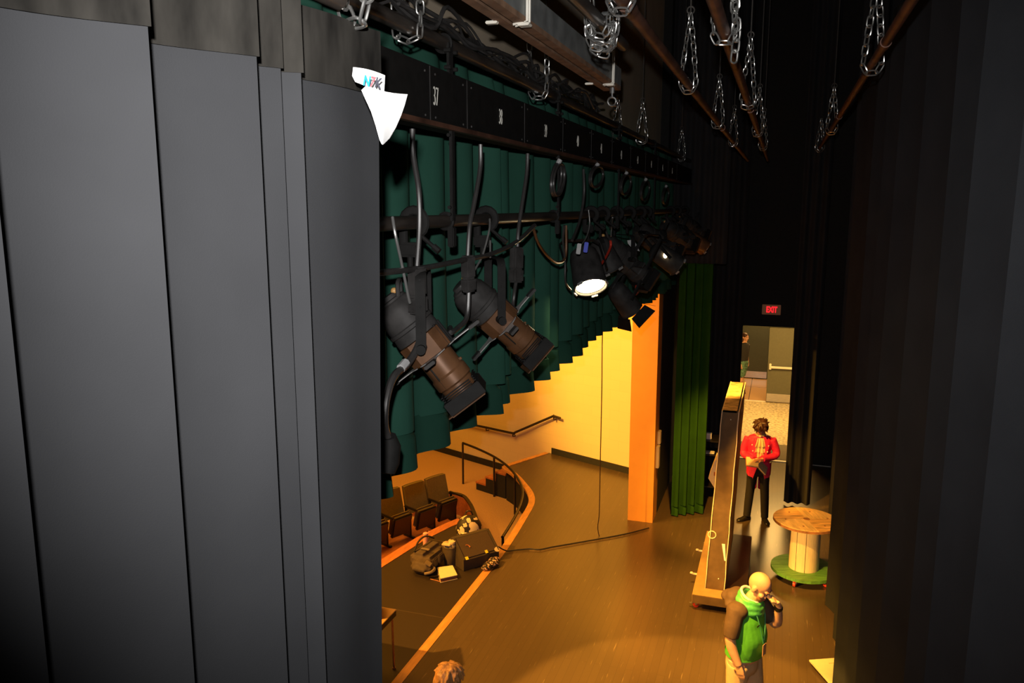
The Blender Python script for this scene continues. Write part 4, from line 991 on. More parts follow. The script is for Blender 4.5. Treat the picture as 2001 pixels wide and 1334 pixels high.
lid = MB(); lid.lathe([(.038, .19), (.042, .195), (.042, .225), (.03, .235)], n=24); lid.tube([(.03, 0, .225), (.065, 0, .24), (.07, 0, .26), (.05, 0, .265)], .007, 8); lid.build('lid', 'pinkbottle', t)
# dark equipment bag
o = onZ(832, 1106, 0); dx = (onZ(862, 1070, 0) - onZ(812, 1108, 0)).normalized(); rz = math.atan2(dx.y, dx.x)
t = thing('equipment_bag', 'dark brown padded equipment bag left of the cream binder', 'bag', (o.x, o.y, 0), rz)
mb = MB()
for c, s_ in (((.09, .04, .14), (.58, .28, .25)), ((-.22, -.08, .10), (.26, .34, .18)), ((.05, -.14, .12), (.46, .10, .20))): mb.bbox(c, s_, .06)
fuse(mb.build('bag_body', 'bag', t), .02, 6)
mb = MB()
for x in (-.08, .08, .24, .38): mb.bbox((x, -.212, .14), (.13, .03, .14), .012)
mb.build('pocket', 'bag', t)
MB().tube(spline([(-.15, .1, .27), (.0, .12, .36), (.2, .12, .37), (.38, .08, .28)], 6), .014, 8).build('strap', 'cable', t)
MB().bbox((-.25, -.2, .19), (.13, .10, .02), .008, Euler((.5, .1, .3)).to_matrix()).build('patch', 'bagpatch', t); MB().bbox((-.02, -.01, .28), (.05, .14, .012), .004).build('patch', 'bagpatch', t)
mb = MB(); mb.tube(spline([(-.36, -.2, .08), (-.32, -.28, .10), (-.22, -.28, .11), (-.16, -.2, .09)], 5), .022, 8); mb.build('handle', 'bagpatch', t)
o = onZ(879, 1104, 0)
t = thing('waste_bin', 'dark grey tapered bin stuffed with crumpled paper', 'bin', (o.x - .01, o.y + .05, 0))
MB().lathe([(.085, 0), (.09, .01), (.115, .28), (.122, .28), (.122, .29), (.112, .29), (.085, .03)], n=28, cap=False).build('bin_body', 'bin', t)
rnd = random.Random(9); mb = MB()
for k in range(7): mb.ell((rnd.uniform(-.06, .06), rnd.uniform(-.06, .06), .27 + rnd.random() * .08), (rnd.uniform(.04, .07), rnd.uniform(.04, .07), rnd.uniform(.03, .06)), 6)
tag(mb.build('crumpled_paper', 'scrunch', t), kind='stuff')
mb = MB(); mb.lathe([(.05, .0), (.055, .02), (.05, .035)], (.05, -.05, .35), 16); mb.bbox((-.02, -.1, .34), (.14, .05, .03), .01); mb.build('cup_lid', 'lidwhite', t)
# floral print things
def floral_mat(name, scale, th, petal):
    m = bpy.data.materials.new(name); m.use_nodes = True; nt = m.node_tree; b = nt.nodes['Principled BSDF']
    tc = nt.nodes.new('ShaderNodeTexCoord'); vo = nt.nodes.new('ShaderNodeTexVoronoi'); vo.inputs['Scale'].default_value = scale
    nz = nt.nodes.new('ShaderNodeTexNoise'); nz.inputs['Scale'].default_value = scale * .9
    mx = nt.nodes.new('ShaderNodeMix'); mx.data_type = 'VECTOR'; mx.inputs['Factor'].default_value = .12
    nt.links.new(tc.outputs['Object'], mx.inputs['A']); nt.links.new(nz.outputs['Color'], mx.inputs['B']); nt.links.new(tc.outputs['Object'], nz.inputs['Vector'])
    nt.links.new(mx.outputs['Result'], vo.inputs['Vector'])
    r = nt.nodes.new('ShaderNodeValToRGB'); r.color_ramp.interpolation = 'CONSTANT'
    r.color_ramp.elements[0].color = (*petal, 1); r.color_ramp.elements[1].color = (.02, .015, .015, 1); r.color_ramp.elements[1].position = th
    nt.links.new(vo.outputs['Distance'], r.inputs['Fac']); nt.links.new(r.outputs['Color'], b.inputs['Base Color']); b.inputs['Roughness'].default_value = .6
    M[name] = m
floral_mat('floral_print', 9, .46, (.84, .66, .42)); floral_mat('floral_small', 24, .40, (.82, .52, .42))
o = onZ(910, 1070, 0)
t = thing('floral_backpack', 'round black backpack with cream flower print behind the speaker', 'backpack', (o.x, o.y + .15, 0), .5)
mb = MB(); mb.ell((0, 0, .24), (.21, .15, .24), 14); mb.ell((-.02, -.1, .14), (.16, .1, .13), 10); mb.ell((-.17, -.1, .1), (.1, .1, .1), 8); fuse(mb.build('backpack_body', 'floral_print', t), .015, 3)
mb = MB(); mb.tube(spline([(-.06, .05, .46), (-.03, .03, .53), (.03, .03, .53), (.06, .05, .46)], 5), .012, 8); mb.build('carry_loop', 'cable', t)
o = onZ(960, 1106, .02)
t = MB()
for c, r in (((0, 0, .05), (.14, .08, .05)), ((.08, .05, .06), (.1, .07, .06)), ((-.1, -.04, .04), (.09, .06, .04))): t.ell(c, r, 10)
t = fuse(t.build('floral_pouch', 'floral_small'), .012, 3); t.location = (o.x, o.y, .006); t.rotation_euler = (0, 0, .9); tag(t, 'small flower print pouch lying on the orange strip below the speaker', 'pouch')
# stage monitor
e0, e1 = onZ(905, 1104, .1), onZ(976, 1083, .1); ax = (e1 - e0); Ls = ax.length; ax.normalize(); fr = V((ax.y, -ax.x, 0)); mid = (e0 + e1) / 2
t = thing('stage_monitor', 'black wedge stage monitor with yellow tape corners', 'speaker', (mid.x, mid.y, 0), math.atan2(ax.y, ax.x))
# local: x along, -y faces the stage
W2 = Ls / 2 - .01; prof = [(0, .005), (0, .16), (.30, .40), (.36, .40), (.42, .30), (.42, .005)]
MB().prism([(-W2, y, z) for y, z in prof], (2 * W2, 0, 0)).build('cabinet', 'speaker', t, False)
gn = V((0, -.24, .30)).normalized()
gc = V((0, .15, .28)) + gn * .006; Rg = Matrix((V((1, 0, 0)), V((0, .30, .24)).normalized(), V((1, 0, 0)).cross(V((0, .30, .24)).normalized()))).transposed()
MB().bbox(gc, (2 * W2 - .06, .33, .012), .004, Rg).build('grille', 'grille', t)
for sg in (1, -1): MB().bbox(V((sg * (W2 - .01), .15, .28)) + gn * .012, (.03, .385, .03), .006, Rg).build('rim', 'speaker', t)
for x, dd, w in ((-W2 + .06, -.17, .05), (.10, -.155, .045)): MB().bbox(gc + Rg @ V((x, dd, .01)), (w, .05, .004), .001, Rg).build('tape_mark', 'yellow', t)
MB().cyl(gc + Rg @ V((W2 - .03, -.17, .008)), gc + Rg @ V((W2 - .03, -.17, .02)), .04, n=16).build('tape_mark', 'lidwhite', t)
MB().tube([gc + Rg @ V((-W2 + .14 + .05 * math.cos(a), -.02 + .05 * math.sin(a), .012)) for a in (0, .4, .8, 1.2, 1.6)], .008, 6).build('tape_mark', 'redwood', t)
cb = [onZ(u, v, .02) for u, v in ((974, 1080), (990, 1077), (1010, 1074), (1035, 1072), (1055, 1073), (1080, 1068), (1110, 1063), (1150, 1056), (1190, 1049), (1230, 1041), (1268, 1031))]
cb[0].z = .12; cb[1].z = .03
tag(MB().tube(spline(cb, 5), .011, 6).build('speaker_cable', 'cable'), 'black cable running from the stage monitor across the stage floor', 'cable')
tpz = MB()
for i in range(3, 9):
    a, b = cb[i], cb[i + 1]; d = (b - a).normalized(); n = V((-d.y, d.x, 0)) * .045
    w0 = V((0, 0, .0015)); p_ = [V((q.x, q.y, .0012)) for q in (a - n, a + n, b + n * .8, b - n * .8)]; tpz.prism(p_, (0, 0, .0012))
tag(tpz.build('gaffer_tape', 'tape', None, False), 'worn pale tape holding the cable to the stage floor', 'tape')
# thin wire by the binder
o = [onZ(u, v, .006) for u, v in ((841, 1131), (850, 1133), (862, 1136), (875, 1134), (880, 1131))]
mb = MB().tube(spline(o, 5), .006, 6); tag(mb.build('thin_cord', 'redwood'), 'thin cord lying in front of the cream binder', 'cord')
# dark prop cart left of the flat
q = onY(1386, 880, 14.4)
t = thing('prop_cart', 'black prop cart with papers in the dark left of the rolling flat', 'cart', (q.x, 14.4, 0))
for z in (.25, q.z - .02, onY(1386, 845, 14.4).z - .1): MB().bbox((0, 0, z), (.5, .45, .025), .004).build('shelf', 'seatblack', t)
for sx in (1, -1):
    for sy in (1, -1): MB().box((sx * .24, sy * .21, .65), (.02, .02, 1.3)).build('post', 'seatblack', t)
o = MB().bbox((0, 0, 0), (.2, .16, .012), .003).build('script_pages', 'paper'); o.location = (q.x, 14.3, q.z + .0); tag(o, 'stack of pale papers on the lower cart shelf in the dark', 'papers')
z2 = onY(1386, 845, 14.4).z - .08
o = MB().bbox((0, 0, 0), (.12, .1, .11), .01).build('prop_box', 'paper'); o.location = (q.x - .02, 14.3, z2 + .05); tag(o, 'small pale box on the upper cart shelf in the dark', 'box')
# ================================================================== PEOPLE
def limb(mb, pts, rad, n=14): mb.tube(spline(pts, 5), [r for r in radspline(rad, 5)], n)
def radspline(rad, k):
    out = []
    for i in range(len(rad) - 1):
        for j in range(k): t = j / k; t = t * t * (3 - 2 * t); out.append(rad[i] + (rad[i + 1] - rad[i]) * t)
    return out + [rad[-1]]
def torso(mb, secs, off=0.0, n=24, cap=True):
    # secs: (center, half width, half depth, yaw-less); interpolate smoothly
    cs = spline([s[0] for s in secs], 5); ws = radspline([s[1] for s in secs], 5); ds = radspline([s[2] for s in secs], 5)
    mb.rings([(c, V((w + off, 0, 0)), V((0, d + off, 0))) for c, w, d in zip(cs, ws, ds)], n, cap)
def hand(mb, wrist, d, nrm, side, curl=.4, s=1.0):
    # d: wrist->finger direction, nrm: back of hand, side: +1 puts thumb toward d x nrm
    d = V(d).normalized(); n = V(nrm); n = (n - d * n.dot(d)).normalized(); a = d.cross(n) * side; w = V(wrist)
    mb.tube([w - d * .02 * s, w + d * .01 * s, w + d * .05 * s, w + d * .085 * s], [(.026 * s, .022 * s), (.03 * s, .018 * s), (.041 * s, .016 * s), (.040 * s, .013 * s)], 12)
    # orient palm ellipse: fine for fused skin
    for i, (o, L) in enumerate(((.030, .072), (.010, .080), (-.010, .075), (-.029, .058))):
        p = w + d * .082 * s + a * o * s; dirv = d.copy(); pts = [p - d * .02 * s]
        for k in range(3):
            dirv = (dirv * math.cos(curl * (.6 + .3 * k)) - n * math.sin(curl * (.6 + .3 * k))).normalized(); p = p + dirv * L * s * (.45, .32, .25)[k]; pts.append(p)
        mb.tube(pts, [.0095 * s, .0092 * s, .0085 * s, .0065 * s], 8)
    p = w + d * .025 * s + a * .030 * s; q = (d * .62 + a * .72 - n * .25).normalized(); q2 = (d * .9 + a * .25 - n * .4).normalized()
    mb.tube([p - a * .015 * s, p + q * .035 * s, p + q * .035 * s + q2 * .028 * s, p + q * .035 * s + q2 * .05 * s], [.015 * s, .012 * s, .0105 * s, .007 * s], 8)
def head_parts(body, c, fwd, up, sc=1.0):
    # c: head centre; adds skull, jaw, nose, ears, brow to the skin mesh
    f = V(fwd).normalized(); u = V(up); u = (u - f * u.dot(f)).normalized(); s = f.cross(u)
    R = Matrix((s, f, u)).transposed()
    body.ell(c + (u * .025 - f * .01) * sc, (.074 * sc, .096 * sc, .098 * sc), 12, R)
    body.ell(c + (u * -.045 + f * .022) * sc, (.056 * sc, .070 * sc, .072 * sc), 10, R)
    body.ell(c + (u * -.098 + f * .062) * sc, (.026 * sc, .022 * sc, .02 * sc), 8, R)
    body.tube([c + (u * .012 + f * .086) * sc, c + (u * -.012 + f * .104) * sc, c + (u * -.032 + f * .110) * sc], [.009 * sc, .013 * sc, .016 * sc], 8)
    for g in (1, -1):
        body.ell(c + (s * .030 * g + f * .094 - u * .036) * sc, (.010 * sc, .010 * sc, .008 * sc), 6, R)
        body.ell(c + (s * .077 * g - f * .012 - u * .012) * sc, (.012 * sc, .022 * sc, .034 * sc), 8, R)
        body.ell(c + (s * .032 * g + f * .080 + u * .018) * sc, (.026 * sc, .014 * sc, .009 * sc), 6, R)
        body.ell(c + (s * .045 * g + f * .060 - u * .03) * sc, (.026 * sc, .024 * sc, .022 * sc), 6, R)
    body.ell(c + (f * .086 - u * .066) * sc, (.024 * sc, .012 * sc, .009 * sc), 6, R)
    return f, u, s, R
def face_extras(t, c, f, u, s, R, sc=1.0, beard=None):
    for g in (1, -1):
        e = MB().ell(c + (s * .031 * g + f * .0885 + u * .002) * sc, (.012 * sc, .006 * sc, .005 * sc), 7, R).build('eye', 'eye', t)
        MB().tube([c + (s * .014 * g + f * .094 + u * .022) * sc, c + (s * .034 * g + f * .092 + u * .028) * sc, c + (s * .054 * g + f * .076 + u * .020) * sc], [.004 * sc, .005 * sc, .003 * sc], 6).build('eyebrow', beard or 'hairbrown', t)
    MB().ell(c + (f * .0965 - u * .066) * sc, (.022 * sc, .006 * sc, .005 * sc), 7, R).build('mouth', 'lip', t)
def shoe(t, an, d, m='shoe', L=.28):
    d = V((d[0], d[1], 0)).normalized(); s = V((d.y, -d.x, 0)); b = V((an[0], an[1], 0))
    mb = MB(); rs = []
    for x, w, h in ((-.075, .028, .06), (-.06, .038, .085), (-.02, .04, .10), (.03, .041, .085), (.09, .046, .06), (.15, .046, .05), (.185, .034, .04), (.20, .014, .025)):
        c = b + d * x * L / .28
        rs.append([c + s * w * math.cos(a) + V((0, 0, max(.004, h * .5 + h * .55 * math.sin(a)))) for a in [2 * PI * k / 14 for k in range(14)]])
    mb.loft(rs); o = mb.build('shoe', m, t)
    mb = MB(); mb.bbox(b - d * .045 + V((0, 0, .012)), (.06, .06, .024), .005, Matrix((s, d, V((0, 0, 1)))).transposed()); mb.build('heel', m, o)
    return o

# ---------- person in the red coat (faces the camera, head bowed over a book)
rp = onZ(1477, 1017, 0)
t = thing('person', 'person in red tailcoat and cream ruffle looking down at an open book', 'person', (rp.x, rp.y, 0), math.radians(4))
body = MB()
limb(body, [(-.09, 0, .93), (-.12, .01, .52), (-.155, .0, .09)], [.085, .056, .042])
limb(body, [(.09, 0, .93), (.115, .01, .52), (.14, -.0, .09)], [.085, .056, .042])
tors = [(V((0, .01, .88)), .15, .10), (V((0, .005, 1.02)), .145, .10), (V((0, .01, 1.18)), .15, .10), (V((0, .015, 1.34)), .17, .11), (V((0, .015, 1.45)), .17, .09), (V((0, .01, 1.50)), .09, .07), (V((0, -.01, 1.56)), .05, .055)]
torso(body, tors)
limb(body, [(0, .0, 1.50), (0, -.03, 1.58), (0, -.07, 1.64)], [.055, .05, .055])
hc = V((.0, -.075, 1.665)); f, u, s, R = head_parts(body, hc, (0, -.72, -.70), (0, -.70, .72), 1.02)
LA = [(-.185, .02, 1.43), (-.255, .02, 1.17), (-.085, -.22, 1.13)]; RA = [(.185, .02, 1.43), (.27, .02, 1.18), (.03, -.24, 1.16)]
for a in (LA, RA): limb(body, a, [.05, .042, .028])
hand(body, LA[2], (.75, -.5, -.05), (.2, -.3, -1), 1, .25); hand(body, RA[2], (-.85, -.35, -.12), (0, -.1, 1), -1, .3)
b = body.build('body', 'skindark', t); fuse(b, .0075, 2)
face_extras(t, hc, f, u, s, R, 1.02)
hb = MB(); hb.ell(hc + u * .045 - f * .01, (.106, .118, .096), 14, R); hb.ell(hc - f * .055 - u * .0, (.104, .075, .11), 12, R)
for g in (1, -1):
    hb.ell(hc + s * .088 * g + f * .01 + u * .0, (.032, .06, .085), 8, R); hb.ell(hc + s * .045 * g + f * .075 + u * .06, (.045, .03, .035), 8, R)
hb.ell(hc + f * .085 + u * .055, (.05, .02, .035), 8, R)
rnd = random.Random(31)
for k in range(34):
    a = rnd.uniform(0, 2 * PI); e = rnd.uniform(-.1, 1.45); o = s * math.cos(a) * math.cos(e) * .108 + f * math.sin(a) * math.cos(e) * .118 + u * (math.sin(e) * .096 + .04)
    tdir = (s * math.cos(a + .6) + f * math.sin(a + .6)) * (.4 + math.sin(e)) - u * math.cos(e); hb.tube([hc + o * .95, hc + o * 1.04 + tdir * .03, hc + o * 1.03 + tdir * .065], [.017, .014, .006], 6)
hr = hb.build('hair', 'hairbrown', t); fuse(hr, .008, 3)
# trousers
tr = MB(); torso(tr, [(V((0, .01, 1.06)), .145, .105), (V((0, .01, .98)), .16, .115), (V((0, .01, .86)), .155, .115), (V((0, .01, .80)), .12, .09)], .008)
limb(tr, [(-.085, .01, .92), (-.12, .01, .52), (-.152, .0, .07)], [.10, .073, .062]); limb(tr, [(.085, .01, .92), (.115, .01, .52), (.138, .0, .07)], [.10, .073, .062])
fuse(tr.build('trousers', 'blacktrouser', t), .010, 3)
shoe(t, (-.155, .0), (-.75, -.6)); shoe(t, (.14, .0), (.25, -1))
# coat: body open at front below the waist, sleeves, collar, tails
jk = MB(); torso(jk, [(V((0, .012, 1.02)), .165, .125), (V((0, .01, 1.12)), .165, .122), (V((0, .012, 1.25)), .175, .125), (V((0, .018, 1.38)), .195, .125), (V((0, .018, 1.46)), .185, .10), (V((0, .015, 1.505)), .11, .085)], .006)
for a in (LA, RA):
    e = V(a[2]) + (V(a[1]) - V(a[2])).normalized() * .05
    limb(jk, [V(a[0]) * 1.0 + V((0, 0, .01)), a[1], e], [.072, .062, .052])
fuse(jk.build('coat', 'redjacket', t), .010, 4)
for sg in (-1, 1):
    fp = MB(); rows = []
    for i in range(7):
        q = i / 6; z = 1.06 - .24 * q
        rows.append([(sg * (.20 - .005 * q), -.02 + .01 * q, z + .02 * q), (sg * .17, -.10 - .01 * q, z), (sg * (.10 - .0 * q), -.135 - .015 * q, z - .015 * q), (sg * (.012 + .085 * q), -.145 - .01 * q, z - .035 * q)])
    fp.sheet(rows, .006, (0, .7, 0)); fp.build('coat_front', 'redjacket', t)
    lp = MB(); lp.prism([(sg * .10, -.118, 1.47), (sg * .145, -.122, 1.36), (sg * .10, -.14, 1.20), (sg * .035, -.15, 1.12), (sg * .075, -.145, 1.25), (sg * .07, -.125, 1.42)], (0, -.008, 0)); lp.build('lapel', 'redjacket', t)
    tl = MB(); rows = [[(sg * (.15 - .10 * q), .13, 1.04 - .52 * q), (sg * (.08 - .05 * q), .15, 1.04 - .53 * q), (sg * .01, .14, 1.04 - .50 * q)] for q in [k / 6 for k in range(7)]]
    tl.sheet(rows, .006, (0, 1, 0)); tl.build('coat_tail', 'redjacket', t)
    bt = MB()
    for k in range(3): bt.ell((sg * (.13 - .015 * k), -.135 - .01 * k, 1.36 - .10 * k), (.011, .006, .011), 6)
    bt.build('button', 'strip', t)
    cf = MB(); a = LA if sg < 0 else RA; w = V(a[2]) + (V(a[1]) - V(a[2])).normalized() * .03; dd = (V(a[2]) - V(a[1])).normalized()
    cf.tube([w - dd * .035, w, w + dd * .02], [.058, .060, .056], 14); cf.build('cuff', 'redjacket', t)
jb = MB()
for r_, (z0, z1, w) in enumerate(((1.49, 1.34, .085), (1.40, 1.24, .09), (1.30, 1.145, .07))):
    rows = []
    for i in range(5):
        q = i / 4; rows.append([((k / 12 - .5) * 2 * w * (.55 + .45 * q), -.132 - .012 * (2 - r_) - .014 * math.sin(k * 1.55 + r_) * (.3 + q), z0 + (z1 - z0) * q - .012 * math.cos(k * 3.1) * q) for k in range(13)])
    jb.sheet(rows, .004, (0, 1, 0))
jb.build('jabot', 'jabot', t)
MB().tube([(-.07, .0, 1.52), (-.04, -.07, 1.505), (.0, -.085, 1.50), (.04, -.07, 1.505), (.07, .0, 1.52), (.04, .06, 1.53), (-.04, .06, 1.53)], .018, 8, closed=True).build('collar', 'jabot', t)
# open book
bw = V((rp.x, rp.y, 0)); t2 = thing('open_book', 'open old book held by the person in the red tailcoat', 'book', (rp.x - .005, rp.y - .30, 1.11), math.radians(6))
for sg, tilt in ((-1, .10), (1, -.85)):
    Rb = Euler((.30, -tilt * 1.0 if sg > 0 else tilt, 0)).to_matrix()
    if sg > 0: Rb = Euler((.30, .80, 0)).to_matrix()
    MB().bbox(Rb @ V((sg * .095, 0, 0)), (.19, .24, .018), .003, Rb).build('pages', 'page', t2)
    MB().bbox(Rb @ V((sg * .098, 0, -.012)), (.205, .255, .006), .002, Rb).build('cover', 'bookcover', t2)

# ---------- man in green hooded shirt (faces image right, hand at his face)
gy = 7.52; gp = onY(1462, 1180, gy)
t = thing('person', 'bald bearded person in green hooded shirt and khakis rubbing their nose', 'person', (gp.x, gy, 0), math.radians(66))
body = MB()
limb(body, [(-.105, .02, .93), (-.12, .03, .50), (-.115, .03, .09)], [.105, .07, .048]); limb(body, [(.105, .0, .93), (.12, -.06, .50), (.12, -.08, .09)], [.105, .07, .048])
tors = [(V((0, .03, .86)), .175, .13), (V((0, .0, 1.02)), .185, .155), (V((0, -.01, 1.16)), .19, .155), (V((0, .005, 1.32)), .20, .135), (V((0, .015, 1.43)), .19, .105), (V((0, .0, 1.50)), .10, .08)]
torso(body, tors)
limb(body, [(0, .0, 1.46), (0, -.04, 1.54), (0, -.08, 1.60)], [.075, .068, .065])
hc = V((0, -.105, 1.685)); f, u, s, R = head_parts(body, hc, (.05, -.86, -.50), (0, -.50, .86), 1.12)
NA = [(-.205, .03, 1.45), (-.255, .04, 1.18), (-.24, -.05, .95)]; FA = [(.195, .0, 1.45), (.21, -.19, 1.25), (.09, -.265, 1.50)]
limb(body, NA, [.06, .052, .034]); limb(body, FA, [.06, .052, .034])
hand(body, NA[2], (.05, -.25, -1), (-1, 0, 0), 1, .35, 1.05); hand(body, FA[2], (-.55, .12, .85), (.5, -.8, .35), 1, .75, 1.05)
b = body.build('body', 'skin', t); fuse(b, .0075, 2); face_extras(t, hc, f, u, s, R, 1.12, 'stubble')
bd = MB(); bd.ell(hc + (u * -.075 + f * .040) * 1.12, (.060, .066, .050), 10, R); bd.ell(hc + (u * -.104 + f * .064) * 1.12, (.036, .032, .028), 8, R)
fuse(bd.build('beard', 'stubble', t), .009, 2)
# shirt
sh = MB(); torso(sh, [(V((0, .02, .955)), .197, .165), (V((0, .0, 1.05)), .20, .172), (V((0, -.015, 1.16)), .202, .172), (V((0, .005, 1.32)), .208, .15), (V((0, .015, 1.43)), .195, .118), (V((0, .0, 1.495)), .11, .09)], .004)
fuse(sh.build('shirt', 'shirtgreen', t), .010, 3)
hm = MB(); hm.rings([(V((0, .02, .955 + .02 * k)), V((.205, 0, 0)), V((0, .172, 0))) for k in range(3)], 28, False); hm.build('hem', 'shirtgreen', t)
for a, nm in ((NA, 'near'), (FA, 'far')):
    q = V(a[0]) + (V(a[1]) - V(a[0])) * .88
    sv = MB(); limb(sv, [V(a[0]) + V((.03 if nm == 'near' else -.03, .0, .03)), V(a[0]) + (V(a[1]) - V(a[0])) * .45, q], [.085, .084, .074]); sv.ell(V(a[0]) + V((.04 if nm == 'near' else -.04, .0, .0)), (.10, .105, .085), 10); sv.ell(V((V(a[0]).x * .55, .05, 1.475)), (.08, .075, .05), 8)
    fuse(sv.build('sleeve', 'sleevebrown', t), .011, 4)
# hood and cowl
hd = MB(); hd.ell((0, .13, 1.51), (.13, .085, .08), 12); hd.ell((0, .20, 1.49), (.10, .075, .055), 10); hd.ell((-.06, .13, 1.46), (.11, .07, .06), 10); hd.ell((.06, .13, 1.46), (.11, .07, .06), 10); fuse(hd.build('hood', 'sleevebrown', t), .012, 5)
cw = MB()
for k, (r1, r2, z, yy, ra) in enumerate(((.125, .115, 1.455, -.01, .035), (.112, .105, 1.50, -.015, .036), (.10, .096, 1.545, -.02, .026))):
    cw.tube([(r1 * math.cos(a), yy + r2 * math.sin(a), z + .035 * math.sin(a) + .008 * math.sin(5 * a + k)) for a in [2 * PI * j / 28 for j in range(28)]], ra, 10, closed=True)
fuse(cw.build('collar', 'collargreen', t), .010, 2)
wr = MB(); wr.tube([(.093 * math.cos(a), -.022 + .088 * math.sin(a), 1.572 + .045 * math.sin(a)) for a in [2 * PI * j / 28 for j in range(28)]], .013, 8, closed=True); tag(wr.build('collar_rim', 'paper', t), 'white inner collar rim')
kp = MB(); torso(kp, [(V((0, .03, .94)), .182, .14), (V((0, .03, .84)), .186, .145), (V((0, .03, .76)), .15, .12)], .006)
limb(kp, [(-.098, .02, .88), (-.12, .03, .50), (-.115, .03, .07)], [.118, .092, .075]); limb(kp, [(.098, .0, .88), (.12, -.06, .50), (.12, -.08, .07)], [.118, .092, .075]); fuse(kp.build('trousers', 'khaki', t), .012, 4)
shoe(t, (-.115, .03), (-.1, -1)); shoe(t, (.12, -.08), (.1, -1))
ly = MB(); fy = -.172
for sg in (-1, 1): ly.tube(spline([(sg * .10, .03, 1.52), (sg * .085, -.11, 1.45), (sg * .055 - .02, -.165, 1.32), (-.045 + sg * .004, -.195, 1.15)], 6), .006, 6)
ly.build('lanyard', 'lanyard', t)
MB().bbox((-.045, -.205, 1.09), (.07, .006, .115), .002).build('badge', 'badge', t)
MB().bbox((-.10, -.158, 1.335), (.035, .005, .012), .001, Euler((0, -.35, -.25)).to_matrix()).build('chest_logo', 'seatblack', t)
w = V(FA[2]); dd = (V(FA[2]) - V(FA[1])).normalized(); MB().tube([w - dd * .045, w - dd * .03, w - dd * .01, w + dd * .003], [.037, .042, .041, .036], 16).build('watch', 'seatblack', t)

# ---------- person walking in the corridor
q = onY(1449, 700, 23.2)
t = thing('person', 'person in dark shirt and green patterned shorts walking past the doorway', 'person', (q.x + .05, 23.2, 0), math.radians(55))
body = MB()
limb(body, [(-.09, 0, .9), (-.10, -.03, .5), (-.10, .0, .09)], [.085, .055, .042]); limb(body, [(.09, 0, .9), (.10, .08, .5), (.10, .16, .12)], [.085, .055, .042])
torso(body, [(V((0, .01, .85)), .155, .11), (V((0, 0, 1.03)), .14, .10), (V((0, 0, 1.2)), .155, .105), (V((0, .01, 1.38)), .17, .10), (V((0, .01, 1.46)), .09, .07)])
limb(body, [(0, 0, 1.42), (0, -.02, 1.5), (0, -.03, 1.56)], [.05, .045, .05]); hc = V((0, -.03, 1.6)); f, u, s, R = head_parts(body, hc, (0, -1, -.1), (0, -.1, 1), .98)
PA = [(-.19, .01, 1.36), (-.23, .02, 1.1), (-.24, -.09, .86)]; QA = [(.19, .01, 1.36), (.23, .05, 1.1), (.24, .02, .86)]
for a in (PA, QA): limb(body, a, [.046, .04, .026])
hand(body, PA[2], (0, -.3, -1), (-1, 0, 0), 1, .4); hand(body, QA[2], (0, -.1, -1), (1, 0, 0), -1, .4)
fuse(body.build('body', 'skin', t), .010, 2); face_extras(t, hc, f, u, s, R, .98)
hb = MB(); hb.ell(hc + u * .04 - f * .02, (.086, .1, .085), 12, R); hb.ell(hc - f * .06 - u * .06, (.08, .06, .13), 10, R); fuse(hb.build('hair', 'hairbrown', t), .011, 3)
sh = MB(); torso(sh, [(V((0, .01, .92)), .17, .125), (V((0, 0, 1.06)), .16, .12), (V((0, 0, 1.22)), .172, .122), (V((0, .01, 1.38)), .18, .11), (V((0, .01, 1.45)), .095, .078)], .006)
for a in (PA, QA): limb(sh, [a[0], V(a[0]) + (V(a[1]) - V(a[0])) * .5, V(a[0]) + (V(a[1]) - V(a[0])) * .8], [.062, .06, .056])
fuse(sh.build('shirt', 'tee', t), .012, 4)
st_ = MB(); torso(st_, [(V((0, .01, .96)), .16, .115), (V((0, .01, .84)), .17, .125)], .01); limb(st_, [(-.09, 0, .88), (-.10, -.02, .66), (-.10, -.03, .46)], [.105, .10, .09]); limb(st_, [(.09, 0, .88), (.10, .05, .66), (.10, .09, .46)], [.105, .10, .09]); fuse(st_.build('shorts', 'print', t), .014, 3)
shoe(t, (-.10, .0), (0, -1)); 
o = shoe(t, (.10, .16), (0, -1))

# ---------- person at the bottom edge, only the crown of the head in view
q = onZ(872, 1318, 1.60)
t = thing('person', 'person with light brown hair seen from above at the bottom edge', 'person', (q.x, q.y, 0), math.radians(150))
body = MB()
limb(body, [(-.085, 0, .84), (-.09, 0, .46), (-.09, .0, .09)], [.08, .053, .04]); limb(body, [(.085, 0, .84), (.09, 0, .46), (.09, .0, .09)], [.08, .053, .04])
torso(body, [(V((0, .01, .8)), .145, .10), (V((0, 0, .97)), .135, .095), (V((0, 0, 1.12)), .145, .10), (V((0, .01, 1.29)), .16, .095), (V((0, .01, 1.37)), .085, .068)])
limb(body, [(0, 0, 1.34), (0, -.015, 1.42), (0, -.02, 1.5)], [.05, .045, .05]); hc = V((0, -.02, 1.545)); f, u, s, R = head_parts(body, hc, (0, -1, -.25), (0, -.25, 1), .98)
PA = [(-.175, .01, 1.28), (-.21, .02, 1.04), (-.21, -.06, .82)]; QA = [(.175, .01, 1.28), (.21, .02, 1.04), (.21, -.06, .82)]
for a in (PA, QA): limb(body, a, [.044, .038, .025])
hand(body, PA[2], (0, -.2, -1), (-1, 0, 0), 1, .4); hand(body, QA[2], (0, -.2, -1), (1, 0, 0), -1, .4)
fuse(body.build('body', 'skin', t), .010, 2); face_extras(t, hc, f, u, s, R, .98)
hb = MB(); hb.ell(hc + u * .045 - f * .01, (.098, .112, .092), 14, R); hb.ell(hc - f * .05 - u * .02, (.098, .07, .10), 12, R)
rnd = random.Random(21)
